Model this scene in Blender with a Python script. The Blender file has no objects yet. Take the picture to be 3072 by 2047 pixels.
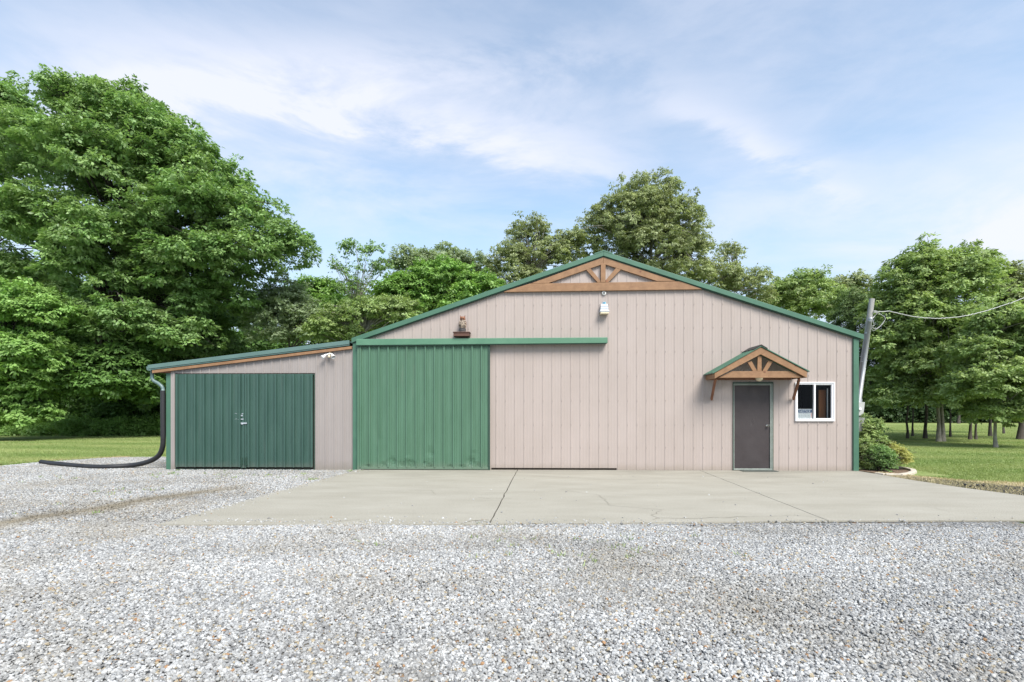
import bpy, math, random
import numpy as np
from mathutils import Vector, Matrix
random.seed(7)
R = math.radians
C = bpy.context.scene
COL = C.collection

# ------------------------------------------------------------------ camera, sky, sun, exposure
F_PX, CX, HY = 1536.0, 1536.0, 1237.0        # measured on the 3072 px photograph
YAW, DIST, CAMH = R(1.5), 12.55, 1.41
cam_d = bpy.data.cameras.new('camera'); cam = bpy.data.objects.new('camera', cam_d); COL.objects.link(cam)
cam.location = (0, -DIST, CAMH); cam.rotation_euler = (R(90), 0, YAW)
cam_d.sensor_width = 36; cam_d.lens = 36 * F_PX / 3072; cam_d.shift_y = (HY - 1023.5) / 3072
cam_d.clip_start = 0.1; cam_d.clip_end = 2000
C.camera = cam
C.render.resolution_x = 1024; C.render.resolution_y = 682
C.view_settings.view_transform = 'Standard'; C.view_settings.look = 'None'
C.view_settings.gamma = 1; C.view_settings.exposure = 0.90
C.render.engine = 'CYCLES'
C.cycles.max_bounces = 8; C.cycles.diffuse_bounces = 4; C.cycles.transparent_max_bounces = 8

SUN_EL, SUN_AZ = R(50), R(150)               # azimuth clockwise from +Y: behind the camera, to the right
world = bpy.data.worlds.new('World'); C.world = world; world.use_nodes = True
wn = world.node_tree; wn.nodes.clear()
def N(t, kind, **kw):
    n = t.nodes.new(kind)
    for k, v in kw.items():
        if k.startswith('_'): setattr(n, k[1:], v)
        else: n.inputs[k.replace('__', ' ')].default_value = v
    return n
def lk(t, a, b): t.links.new(a, b)
sky = N(wn, 'ShaderNodeTexSky', _sky_type='NISHITA'); sky.sun_disc = False
sky.sun_elevation = SUN_EL; sky.sun_rotation = SUN_AZ; sky.air_density = 1.0; sky.dust_density = 1.2; sky.ozone_density = 1.2
tc = N(wn, 'ShaderNodeTexCoord'); sep = N(wn, 'ShaderNodeSeparateXYZ'); lk(wn, tc.outputs['Generated'], sep.inputs[0])
zz = N(wn, 'ShaderNodeMath', _operation='MAXIMUM'); zz.inputs[1].default_value = 0.0; lk(wn, sep.outputs['Z'], zz.inputs[0])
za = N(wn, 'ShaderNodeMath', _operation='ADD'); za.inputs[1].default_value = 0.30; lk(wn, zz.outputs[0], za.inputs[0])
dx = N(wn, 'ShaderNodeMath', _operation='DIVIDE'); lk(wn, sep.outputs['X'], dx.inputs[0]); lk(wn, za.outputs[0], dx.inputs[1])
dy = N(wn, 'ShaderNodeMath', _operation='DIVIDE'); lk(wn, sep.outputs['Y'], dy.inputs[0]); lk(wn, za.outputs[0], dy.inputs[1])
cmb = N(wn, 'ShaderNodeCombineXYZ'); lk(wn, dx.outputs[0], cmb.inputs[0]); lk(wn, dy.outputs[0], cmb.inputs[1])
def cloud(rot, scale, loc, nscale, detail, rough, dist, lo, hi):
    mp = N(wn, 'ShaderNodeMapping'); mp.inputs['Rotation'].default_value = (0, 0, R(rot)); mp.inputs['Scale'].default_value = scale
    mp.inputs['Location'].default_value = loc
    lk(wn, cmb.outputs[0], mp.inputs['Vector'])
    no = N(wn, 'ShaderNodeTexNoise', Scale=nscale, Detail=detail, Roughness=rough, Distortion=dist); lk(wn, mp.outputs[0], no.inputs['Vector'])
    mr = N(wn, 'ShaderNodeMapRange', _interpolation_type='SMOOTHSTEP'); mr.inputs['From Min'].default_value = lo; mr.inputs['From Max'].default_value = hi
    lk(wn, no.outputs['Fac'], mr.inputs['Value']); return mr
def mth(op, a, b=None, c=None, clamp=False):
    n = N(wn, 'ShaderNodeMath', _operation=op, _use_clamp=clamp)
    for i, v in enumerate((a, b, c)):
        if v is None: continue
        if isinstance(v, (int, float)): n.inputs[i].default_value = v
        else: lk(wn, v, n.inputs[i])
    return n.outputs[0]
yv = mth('MAXIMUM', sep.outputs['Y'], .08)
U = mth('DIVIDE', sep.outputs['X'], yv); V = mth('DIVIDE', sep.outputs['Z'], yv)
streak = cloud(22, (0.45, 1.3, 1), (3.4, 2.2, 0), 1.6, 10, 0.6, 0.5, 0.34, 0.70).outputs[0]
veil = cloud(-28, (0.8, 1.5, 1), (7.3, 4.2, 0), 0.9, 7, 0.55, 0.3, 0.38, 0.72).outputs[0]
dirm = N(wn, 'ShaderNodeMapping'); dirm.inputs['Rotation'].default_value = (0, R(-14), 0); dirm.inputs['Scale'].default_value = (1.0, 1.0, 3.2); lk(wn, tc.outputs['Generated'], dirm.inputs['Vector'])
fn_ = N(wn, 'ShaderNodeTexNoise', Scale=3.6, Detail=11, Roughness=.62, Distortion=.35); lk(wn, dirm.outputs[0], fn_.inputs['Vector'])
fr = N(wn, 'ShaderNodeMapRange', _interpolation_type='SMOOTHSTEP'); fr.inputs['From Min'].default_value = .30; fr.inputs['From Max'].default_value = .72; lk(wn, fn_.outputs['Fac'], fr.inputs['Value']); fine = fr.outputs[0]
warp = mth('MULTIPLY_ADD', fine, .09, -.045)
warp0 = mth('MULTIPLY_ADD', streak, .07, -.035)
def gauss(d, w): return mth('EXPONENT', mth('MULTIPLY', mth('POWER', mth('DIVIDE', d, w), 2), -1))
def band(c0, c1_, c2_, wup, wdn, ulo, uhi, k):  # a long thin streak of cirrus along v = c0 + c1 u + c2 u^2
    f = mth('MULTIPLY_ADD', mth('MULTIPLY', U, U), c2_, mth('MULTIPLY_ADD', U, c1_, c0))
    d = mth('ADD', mth('SUBTRACT', V, f), warp)
    g = mth('ADD', mth('MULTIPLY', gauss(mth('MAXIMUM', d, 0), wup), mth('GREATER_THAN', d, 0)), mth('MULTIPLY', gauss(mth('MINIMUM', d, 0), wdn), mth('LESS_THAN', d, 0)))
    r1 = N(wn, 'ShaderNodeMapRange', _interpolation_type='SMOOTHSTEP'); r1.inputs['From Min'].default_value = ulo; r1.inputs['From Max'].default_value = ulo+.3; lk(wn, U, r1.inputs['Value'])
    r2 = N(wn, 'ShaderNodeMapRange', _interpolation_type='SMOOTHSTEP'); r2.inputs['From Min'].default_value = uhi; r2.inputs['From Max'].default_value = uhi-.25; lk(wn, U, r2.inputs['Value'])
    return mth('MULTIPLY', mth('MULTIPLY', g, mth('MULTIPLY', r1.outputs[0], r2.outputs[0])), mth('MULTIPLY_ADD', fine, k*.75, k*.25))
def blob(u0, v0, w, h, k):
    return mth('MULTIPLY', mth('MULTIPLY', gauss(mth('SUBTRACT', U, u0), w), gauss(mth('ADD', mth('SUBTRACT', V, v0), warp), h)), mth('MULTIPLY_ADD', fine, k*.55, k*.45))
tot = mth('MULTIPLY_ADD', fine, .24, mth('MULTIPLY_ADD', streak, .20, mth('MULTIPLY_ADD', veil, .20, .0)))
for q in (band(.51, -.28, -.20, .10, .042, -.95, .34, .50), band(.80, -.60, 0, .05, .03, .15, .75, .45), band(.70, .02, .0, .05, .05, -.7, .3, .18),
          blob(-.95, .64, .45, .16, .74), blob(1.05, .40, .42, .14, .75), blob(-.55, .50, .4, .12, .25), blob(-.25, .66, .35, .12, .28), blob(.15, .42, .30, .08, .16)): tot = mth('ADD', tot, q)
tot = mth('MINIMUM', tot, .92)
hz = N(wn, 'ShaderNodeMapRange', _interpolation_type='SMOOTHSTEP'); hz.inputs['From Min'].default_value = 0.0; hz.inputs['From Max'].default_value = 0.46
hz.inputs['To Min'].default_value = 0.97; hz.inputs['To Max'].default_value = 0.0; lk(wn, zz.outputs[0], hz.inputs['Value'])
gain = N(wn, 'ShaderNodeMix', _data_type='RGBA', _blend_type='MULTIPLY'); gain.inputs['Factor'].default_value = 1
lk(wn, sky.outputs[0], gain.inputs['A']); gain.inputs['B'].default_value = (1.84, 1.86, 1.68, 1)
low = N(wn, 'ShaderNodeMix', _data_type='RGBA'); lk(wn, hz.outputs[0], low.inputs['Factor']); lk(wn, gain.outputs['Result'], low.inputs['A']); low.inputs['B'].default_value = (3.6, 4.75, 6.3, 1)
mix = N(wn, 'ShaderNodeMix', _data_type='RGBA'); lk(wn, tot, mix.inputs['Factor'])
lk(wn, low.outputs['Result'], mix.inputs['A']); mix.inputs['B'].default_value = (5.9, 6.05, 6.8, 1)
bg = N(wn, 'ShaderNodeBackground', Strength=0.086); lk(wn, mix.outputs['Result'], bg.inputs['Color'])
wo = N(wn, 'ShaderNodeOutputWorld'); lk(wn, bg.outputs[0], wo.inputs[0])

sun_d = bpy.data.lights.new('sun', 'SUN'); sun = bpy.data.objects.new('sun', sun_d); COL.objects.link(sun)
sun_d.energy = 3.2; sun_d.angle = R(28); sun_d.color = (1.0, 0.965, 0.90)
sd = Vector((math.sin(SUN_AZ) * math.cos(SUN_EL), math.cos(SUN_AZ) * math.cos(SUN_EL), math.sin(SUN_EL)))
sun.rotation_euler = sd.to_track_quat('Z', 'Y').to_euler()

# ------------------------------------------------------------------ measuring helpers
_s, _c = math.sin(YAW), math.cos(YAW)
def _ray(px, py):
    u, v = (px - CX) / F_PX, (HY - py) / F_PX
    return (-_s + u * _c, _c + u * _s, v)
def W(px, py, Y=0.0):                         # point of the plane y = Y
    r = _ray(px, py); t = (Y + DIST) / r[1]
    return Vector((r[0] * t, Y, CAMH + r[2] * t))
def G(px, py, z=0.0):                         # point of the level z
    r = _ray(px, py); t = (z - CAMH) / r[2]
    return Vector((r[0] * t, -DIST + r[1] * t, z))
def X(px, Y=0.0): return W(px, HY, Y).x
def Z(px, py, Y=0.0): return W(px, py, Y).z

# ------------------------------------------------------------------ mesh helpers
class MB:
    def __init__(s): s.v = []; s.f = []; s.mi = []; s.cur = 0
    def face(s, pts):
        i = len(s.v); s.v += [tuple(p) for p in pts]; s.f.append(tuple(range(i, i + len(pts)))); s.mi.append(s.cur)
    def box(s, x0, x1, y0, y1, z0, z1):
        i = len(s.v)
        s.v += [(x0,y0,z0),(x1,y0,z0),(x1,y1,z0),(x0,y1,z0),(x0,y0,z1),(x1,y0,z1),(x1,y1,z1),(x0,y1,z1)]
        for q in ((0,3,2,1),(4,5,6,7),(0,1,5,4),(1,2,6,5),(2,3,7,6),(3,0,4,7)): s.f.append(tuple(i + k for k in q)); s.mi.append(s.cur)
        return s
    def prism(s, pts, y0, y1):                # polygon of (x, z), seen from -y, extruded in y
        n = len(pts); i = len(s.v)
        s.v += [(p[0], y0, p[1]) for p in pts] + [(p[0], y1, p[1]) for p in pts]
        s.f.append(tuple(range(i, i + n))); s.f.append(tuple(range(i + 2*n - 1, i + n - 1, -1))); s.mi += [s.cur]*2
        for k in range(n):
            j = (k + 1) % n; s.f.append((i + k, i + n + k, i + n + j, i + j)); s.mi.append(s.cur)
        return s
    def slab(s, pts, z0, z1):                 # polygon of (x, y) extruded in z
        n = len(pts); i = len(s.v)
        s.v += [(p[0], p[1], z0) for p in pts] + [(p[0], p[1], z1) for p in pts]
        s.f.append(tuple(range(i + n, i + 2*n))); s.f.append(tuple(range(i + n - 1, i - 1, -1))); s.mi += [s.cur]*2
        for k in range(n):
            j = (k + 1) % n; s.f.append((i + k, i + j, i + n + j, i + n + k)); s.mi.append(s.cur)
        return s
    def bar(s, a, b, w, h, up=Vector((0, 0, 1))):
        a, b = Vector(a), Vector(b); d = (b - a).normalized(); sd_ = d.cross(up)
        if sd_.length < 1e-4: sd_ = d.cross(Vector((0, 1, 0)))
        sd_.normalize(); u = sd_.cross(d).normalized(); i = len(s.v)
        for p in (a, b):
            for q in ((-1,-1),(1,-1),(1,1),(-1,1)): s.v.append(tuple(p + sd_*q[0]*w/2 + u*q[1]*h/2))
        for q in ((3,2,1,0),(4,5,6,7),(0,1,5,4),(1,2,6,5),(2,3,7,6),(3,0,4,7)): s.f.append(tuple(i + k for k in q)); s.mi.append(s.cur)
        return s
    def tube(s, pts, rad, seg=8, cap=True, ripple=0):
        pts = [Vector(p) for p in pts]; n = len(pts)
        rad = rad if isinstance(rad, (list, tuple)) else [rad] * n
        i = len(s.v); ref = Vector((0.31, 0.12, 0.94)); 
        for k in range(n):
            d = (pts[min(k+1, n-1)] - pts[max(k-1, 0)]).normalized()
            a = d.cross(ref)
            if a.length < 1e-3: a = d.cross(Vector((1, 0, 0)))
            a.normalize(); b = d.cross(a); ref = b.cross(d).normalized() if False else ref
            rr = rad[k] * (1 + (ripple if k % 2 else -ripple))
            for q in range(seg):
                t = 2*math.pi*q/seg; s.v.append(tuple(pts[k] + a*math.cos(t)*rr + b*math.sin(t)*rr))
        for k in range(n - 1):
            for q in range(seg):
                j = (q + 1) % seg; s.f.append((i+k*seg+q, i+k*seg+j, i+(k+1)*seg+j, i+(k+1)*seg+q)); s.mi.append(s.cur)
        if cap:
            s.f.append(tuple(i + q for q in range(seg))); s.f.append(tuple(i + (n-1)*seg + q for q in reversed(range(seg)))); s.mi += [s.cur]*2
        return s
    def lathe(s, prof, o, axis=Vector((0, 0, 1)), seg=16, sq=(1, 1)):  # prof: (radius, height)
        axis = Vector(axis).normalized(); o = Vector(o)
        a = axis.cross(Vector((0, 1, 0)))
        if a.length < 1e-3: a = axis.cross(Vector((1, 0, 0)))
        a.normalize(); b = axis.cross(a); i = len(s.v); n = len(prof)
        for r, h in prof:
            for q in range(seg):
                t = 2*math.pi*q/seg; s.v.append(tuple(o + axis*h + a*math.cos(t)*r*sq[0] + b*math.sin(t)*r*sq[1]))
        for k in range(n-1):
            for q in range(seg):
                j = (q+1) % seg; s.f.append((i+k*seg+q, i+k*seg+j, i+(k+1)*seg+j, i+(k+1)*seg+q)); s.mi.append(s.cur)
        s.f.append(tuple(i+q for q in range(seg))); s.f.append(tuple(i+(n-1)*seg+q for q in reversed(range(seg)))); s.mi += [s.cur]*2
        return s
    def build(s, name, mats, parent=None, smooth=False, bevel=0):
        me = bpy.data.meshes.new(name); me.from_pydata(s.v, [], s.f)
        for m in (mats if isinstance(mats, list) else [mats]): me.materials.append(m)
        if any(s.mi): me.polygons.foreach_set('material_index', s.mi)
        if smooth: me.polygons.foreach_set('use_smooth', [True]*len(s.f))
        me.update(); o = bpy.data.objects.new(name, me); COL.objects.link(o)
        if parent: o.parent = parent; o.matrix_parent_inverse = Matrix.Translation(-parent.location)
        if bevel:
            b = o.modifiers.new('bevel', 'BEVEL'); b.width = bevel; b.segments = 2; b.limit_method = 'ANGLE'
        return o
def tag(o, label=None, cat=None, group=None, kind=None):
    if label: o['label'] = label
    if cat: o['category'] = cat
    if group: o['group'] = group
    if kind: o['kind'] = kind
    return o
def empty(name, loc, label, cat, group=None):
    o = bpy.data.objects.new(name, None); COL.objects.link(o); o.location = loc; o.empty_display_size = 0.3
    return tag(o, label, cat, group)

# ------------------------------------------------------------------ materials
def mat(name, col, rough=0.6, col2=None, nscale=3.0, nstretch=(1, 1, 1), metal=0.0, bump=0.0, bscale=40, bstretch=(1,1,1), spec=0.5, amount=0.5, detail=4, lo=0.35, hi=0.65):
    m = bpy.data.materials.new(name); m.use_nodes = True; t = m.node_tree
    b = t.nodes['Principled BSDF']; b.inputs['Roughness'].default_value = rough; b.inputs['Metallic'].default_value = metal
    b.inputs['Specular IOR Level'].default_value = spec; b.inputs['Base Color'].default_value = (*col, 1)
    g = N(t, 'ShaderNodeNewGeometry')
    if col2:
        mp = N(t, 'ShaderNodeMapping'); mp.inputs['Scale'].default_value = nstretch; lk(t, g.outputs['Position'], mp.inputs['Vector'])
        no = N(t, 'ShaderNodeTexNoise', Scale=nscale, Detail=detail, Roughness=0.6); lk(t, mp.outputs[0], no.inputs['Vector'])
        mr = N(t, 'ShaderNodeMapRange'); mr.inputs['From Min'].default_value = lo; mr.inputs['From Max'].default_value = hi; lk(t, no.outputs['Fac'], mr.inputs['Value'])
        x = N(t, 'ShaderNodeMix', _data_type='RGBA'); x.inputs['A'].default_value = (*col, 1); x.inputs['B'].default_value = (*col2, 1)
        lk(t, mr.outputs[0], x.inputs['Factor']); lk(t, x.outputs['Result'], b.inputs['Base Color'])
    if bump:
        mp = N(t, 'ShaderNodeMapping'); mp.inputs['Scale'].default_value = bstretch; lk(t, g.outputs['Position'], mp.inputs['Vector'])
        no = N(t, 'ShaderNodeTexNoise', Scale=bscale, Detail=4); lk(t, mp.outputs[0], no.inputs['Vector'])
        bp = N(t, 'ShaderNodeBump', Strength=bump, Distance=0.01); lk(t, no.outputs['Fac'], bp.inputs['Height']); lk(t, bp.outputs[0], b.inputs['Normal'])
    return m
M = {}
M['beige'] = mat('beige_painted_steel', (0.348, 0.295, 0.269), 0.5, (0.377, 0.321, 0.296), 1.1, (1.2, 1, 0.5), bump=0.12, bscale=6, spec=0.35)
def splash(m, zlo, zhi, col, k):
    t = m.node_tree; bs = t.nodes['Principled BSDF']; src = bs.inputs['Base Color'].links[0].from_socket
    g = N(t, 'ShaderNodeNewGeometry'); sp = N(t, 'ShaderNodeSeparateXYZ'); lk(t, g.outputs['Position'], sp.inputs[0])
    no = N(t, 'ShaderNodeTexNoise', Scale=5, Detail=8, Roughness=.7); lk(t, g.outputs['Position'], no.inputs['Vector'])
    a = N(t, 'ShaderNodeMath', _operation='MULTIPLY_ADD'); a.inputs[1].default_value = -zhi; lk(t, no.outputs['Fac'], a.inputs[0]); lk(t, sp.outputs['Z'], a.inputs[2])
    r = N(t, 'ShaderNodeMapRange', _interpolation_type='SMOOTHSTEP'); r.inputs['From Min'].default_value = -zhi*.62; r.inputs['From Max'].default_value = zlo; r.inputs['To Min'].default_value = k; r.inputs['To Max'].default_value = 0; lk(t, a.outputs[0], r.inputs['Value'])
    st = N(t, 'ShaderNodeTexNoise', Scale=3, Detail=6, Roughness=.7); mp = N(t, 'ShaderNodeMapping'); mp.inputs['Scale'].default_value = (5, 1, .22); lk(t, g.outputs['Position'], mp.inputs[0]); lk(t, mp.outputs[0], st.inputs['Vector'])
    r2 = N(t, 'ShaderNodeMapRange'); r2.inputs['From Min'].default_value = .58; r2.inputs['From Max'].default_value = .82; r2.inputs['To Max'].default_value = .35; lk(t, st.outputs['Fac'], r2.inputs['Value'])
    mx_ = N(t, 'ShaderNodeMath', _operation='MAXIMUM'); lk(t, r.outputs[0], mx_.inputs[0]); lk(t, r2.outputs[0], mx_.inputs[1])
    x = N(t, 'ShaderNodeMix', _data_type='RGBA'); lk(t, src, x.inputs['A']); x.inputs['B'].default_value = (*col, 1); lk(t, mx_.outputs[0], x.inputs['Factor']); lk(t, x.outputs['Result'], bs.inputs['Base Color'])
splash(M['beige'], .10, .22, (.24, .20, .16), .55)
M['beige2'] = mat('greyed_beige_steel', (0.273, 0.244, 0.231), 0.5, (0.298, 0.267, 0.254), 1.3, (1.2, 1, 0.5), bump=0.12, bscale=6, spec=0.35)
splash(M['beige2'], .12, .30, (.20, .18, .15), .6)
M['trim'] = mat('green_trim', (0.050, 0.124, 0.082), 0.45, (0.062, 0.149, 0.100), 2.0, spec=0.45, bump=0.1, bscale=5)
M['track'] = mat('faded_green_track', (0.076, 0.181, 0.114), 0.5, (0.094, 0.208, 0.134), 3.0, spec=0.4, bump=0.1, bscale=5)
M['leantrim'] = mat('blue_green_trim', (0.089, 0.155, 0.140), 0.42, (0.105, 0.175, 0.160), 2.0, spec=0.5)
M['slide'] = mat('green_door_steel', (0.066, 0.142, 0.090), 0.48, (0.076, 0.160, 0.104), 2.2, (2.5, 1, 0.5), spec=0.45, bump=0.25, bscale=3.5)
M['shed'] = mat('dark_green_door_steel', (0.036, 0.080, 0.065), 0.45, (0.045, 0.095, 0.077), 2.4, (2.5, 1, 0.4), spec=0.45, bump=0.2, bscale=4)
splash(M['slide'], .10, .30, (.16, .18, .14), .45); splash(M['shed'], .10, .30, (.12, .13, .11), .5)
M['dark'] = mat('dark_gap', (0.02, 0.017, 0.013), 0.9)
M['rot'] = mat('dark_mottled_board', (0.035, 0.025, 0.017), 0.9, (0.07, 0.05, 0.035), 14)  # dark mottled brown for the board in the gap under the wall panel
M['door'] = mat('brown_grey_door_paint', (0.038, 0.030, 0.031), 0.55, (0.045, 0.037, 0.038), 3, bump=0.35, bscale=7, spec=0.4)
M['frame'] = mat('pale_green_grey_frame', (0.270, 0.297, 0.270), 0.5, (0.216, 0.243, 0.216), 9)
M['dgreen'] = mat('dark_green_casing', (0.022, 0.055, 0.038), 0.5)
M['vinyl'] = mat('white_vinyl', (0.80, 0.80, 0.82), 0.35)
M['white'] = mat('white_enamel', (0.82, 0.82, 0.80), 0.35)
M['cream'] = mat('aged_cream_plastic', (0.66, 0.58, 0.42), 0.4)
M['alu'] = mat('dull_aluminium', (0.55, 0.58, 0.62), 0.4, metal=0.6)
M['galv'] = mat('galvanised_conduit', (0.354, 0.367, 0.388), 0.45, (0.306, 0.320, 0.340), 8, metal=0.3)
M['grey'] = mat('grey_enamel_box', (0.42, 0.43, 0.42), 0.5, (0.36, 0.37, 0.36), 6)
M['polewood'] = mat('weathered_pole_wood', (0.24, 0.235, 0.225), 0.9, (0.34, 0.335, 0.32), 30, (1, 1, 0.06), bump=0.5, bscale=40, bstretch=(1,1,.05))
M['hose'] = mat('black_corrugated_plastic', (0.022, 0.022, 0.024), 0.45)
M['spout'] = mat('weathered_green_spout', (0.079, 0.140, 0.135), 0.4, (0.121, 0.177, 0.177), 12)
M['shingle'] = mat('dark_shingle', (0.03, 0.028, 0.026), 0.9)
M['brass'] = mat('bright_metal_knob', (0.8, 0.8, 0.78), 0.2, metal=1.0)
M['panel'] = mat('interior_stained_board', (0.34, 0.13, 0.045), 0.6, (0.46, 0.20, 0.07), 6, (1, 1, .15))
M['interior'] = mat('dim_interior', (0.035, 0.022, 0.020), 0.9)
M['blue'] = mat('sign_blue', (0.006, 0.045, 0.15), 0.4)
M['ink'] = mat('faded_grey_ink', (0.30, 0.32, 0.35), 0.6)
M['signw'] = mat('sign_white', (0.80, 0.82, 0.82), 0.4)
M['pink'] = mat('faded_red_sticker', (0.75, 0.40, 0.38), 0.5)
M['camblue'] = mat('sensor_blue', (0.12, 0.42, 0.62), 0.3)
M['owl'] = mat('mottled_owl_paint', (0.40, 0.32, 0.24), 0.7, (0.05, 0.035, 0.03), 38, detail=3, lo=.42, hi=.56)
M['owlhead'] = mat('russet_owl_face', (0.10, 0.028, 0.018), 0.7, (0.30, 0.15, 0.09), 50, detail=3, lo=.4, hi=.6)
M['owlbase'] = mat('dark_owl_perch', (0.03, 0.028, 0.03), 0.8, (0.10, 0.09, 0.09), 40)
M['eye'] = mat('yellow_eye', (0.25, 0.09, 0.02), 0.3)
M['shelf'] = mat('dark_brown_shelf', (0.07, 0.03, 0.02), 0.7, (0.10, 0.045, 0.03), 10)
M['curb'] = mat('pale_concrete_edging', (0.52, 0.47, 0.39), 0.9, (0.42, 0.37, 0.30), 8, bump=0.4, bscale=60)
M['mulch'] = mat('brown_mulch', (0.09, 0.055, 0.035), 1, (0.22, 0.15, 0.10), 45, bump=1, bscale=60, lo=.4, hi=.6)
M['mat'] = mat('dark_threshold_mat', (0.07, 0.08, 0.07), 0.95)
M['wire'] = mat('weathered_cable', (0.42, 0.42, 0.42), 0.6)
def wood(name, a, b, dark, axis):
    m = mat(name, a, 0.65, b, 7, (1,1,1)); t = m.node_tree; bs = t.nodes['Principled BSDF']
    g = N(t, 'ShaderNodeNewGeometry'); mp = N(t, 'ShaderNodeMapping'); mp.inputs['Scale'].default_value = axis; lk(t, g.outputs['Position'], mp.inputs[0])
    no = N(t, 'ShaderNodeTexNoise', Scale=22, Detail=6, Roughness=.65, Distortion=.6); lk(t, mp.outputs[0], no.inputs['Vector'])
    mr = N(t, 'ShaderNodeMapRange'); mr.inputs['From Min'].default_value = .50; mr.inputs['From Max'].default_value = .75; lk(t, no.outputs['Fac'], mr.inputs['Value'])
    src = bs.inputs['Base Color'].links[0].from_socket
    x = N(t, 'ShaderNodeMix', _data_type='RGBA'); x.inputs['B'].default_value = (*dark, 1); lk(t, src, x.inputs['A'])
    vo = N(t, 'ShaderNodeTexVoronoi', Scale=2.6); lk(t, g.outputs['Position'], vo.inputs['Vector'])
    kn = N(t, 'ShaderNodeMapRange'); kn.inputs['From Min'].default_value = .05; kn.inputs['From Max'].default_value = .10; kn.inputs['To Min'].default_value = 1; kn.inputs['To Max'].default_value = 0
    lk(t, vo.outputs['Distance'], kn.inputs['Value'])
    mm = N(t, 'ShaderNodeMath', _operation='MAXIMUM'); m3 = N(t, 'ShaderNodeMath', _operation='MULTIPLY'); m3.inputs[1].default_value = .55
    lk(t, mr.outputs[0], m3.inputs[0]); lk(t, m3.outputs[0], mm.inputs[0]); lk(t, kn.outputs[0], mm.inputs[1])
    lk(t, mm.outputs[0], x.inputs['Factor']); lk(t, x.outputs['Result'], bs.inputs['Base Color']); return m
M['wood'] = wood('stained_cedar', (0.215, 0.115, 0.055), (0.280, 0.155, 0.078), (0.14, 0.055, 0.028), (0.25, 1, 3))
M['woodv'] = wood('stained_cedar_upright', (0.205, 0.108, 0.050), (0.265, 0.145, 0.070), (0.22, 0.085, 0.04), (3, 1, .25))
M['wooddk'] = wood('dark_stained_brace', (0.16, 0.065, 0.032), (0.22, 0.09, 0.045), (0.07, 0.03, 0.015), (3, 1, .25))
def glass():
    m = bpy.data.materials.new('window_glass'); m.use_nodes = True; t = m.node_tree; t.nodes.clear()
    fr = N(t, 'ShaderNodeFresnel', IOR=1.28); tr = N(t, 'ShaderNodeBsdfTransparent'); tr.inputs[0].default_value = (.95, .97, .96, 1)
    gl = N(t, 'ShaderNodeBsdfGlossy', Roughness=.02); mi = N(t, 'ShaderNodeMixShader'); o = N(t, 'ShaderNodeOutputMaterial')
    lk(t, fr.outputs[0], mi.inputs[0]); lk(t, tr.outputs[0], mi.inputs[1]); lk(t, gl.outputs[0], mi.inputs[2]); lk(t, mi.outputs[0], o.inputs[0]); return m
M['glass'] = glass()

# ------------------------------------------------------------------ ground
def lawn_mat():
    m = bpy.data.materials.new('mown_grass'); m.use_nodes = True; t = m.node_tree; b = t.nodes['Principled BSDF']; b.inputs['Roughness'].default_value = 1; b.inputs['Specular IOR Level'].default_value = .1
    g = N(t, 'ShaderNodeNewGeometry')
    def nz(scale, det, st, lo, hi):
        mp = N(t, 'ShaderNodeMapping'); mp.inputs['Scale'].default_value = st; lk(t, g.outputs['Position'], mp.inputs[0])
        n = N(t, 'ShaderNodeTexNoise', Scale=scale, Detail=det, Roughness=.6); lk(t, mp.outputs[0], n.inputs['Vector'])
        r = N(t, 'ShaderNodeMapRange'); r.inputs['From Min'].default_value = lo; r.inputs['From Max'].default_value = hi; lk(t, n.outputs['Fac'], r.inputs['Value']); return r
    a = nz(.45, 5, (.5, 1.2, 1), .35, .65); c = nz(1.6, 6, (.35, 1.4, 1), .48, .72); f = nz(14, 4, (1, 1, 1), .3, .7)
    m1 = N(t, 'ShaderNodeMix', _data_type='RGBA'); m1.inputs['A'].default_value = (.14, .20, .055, 1); m1.inputs['B'].default_value = (.24, .30, .105, 1); lk(t, a.outputs[0], m1.inputs['Factor'])
    m2 = N(t, 'ShaderNodeMix', _data_type='RGBA'); m2.inputs['B'].default_value = (.38, .36, .17, 1); lk(t, m1.outputs['Result'], m2.inputs['A'])
    h = N(t, 'ShaderNodeMath', _operation='MULTIPLY'); h.inputs[1].default_value = .65; lk(t, c.outputs[0], h.inputs[0]); lk(t, h.outputs[0], m2.inputs['Factor'])
    m3 = N(t, 'ShaderNodeMix', _data_type='RGBA', _blend_type='MULTIPLY'); m3.inputs['Factor'].default_value = .6; lk(t, m2.outputs['Result'], m3.inputs['A'])
    cb = N(t, 'ShaderNodeCombineColor'); ff = N(t, 'ShaderNodeMapRange'); ff.inputs['To Min'].default_value = .55; ff.inputs['To Max'].default_value = 1.25; lk(t, f.outputs[0], ff.inputs['Value'])
    for k in range(3): lk(t, ff.outputs[0], cb.inputs[k])
    lk(t, cb.outputs[0], m3.inputs['B']); lk(t, m3.outputs['Result'], b.inputs['Base Color'])
    n = N(t, 'ShaderNodeTexNoise', Scale=30, Detail=4); lk(t, g.outputs['Position'], n.inputs['Vector'])
    bp = N(t, 'ShaderNodeBump', Strength=.8, Distance=.03); lk(t, n.outputs['Fac'], bp.inputs['Height']); lk(t, bp.outputs[0], b.inputs['Normal'])
    return m
M['lawn'] = lawn_mat()
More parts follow.
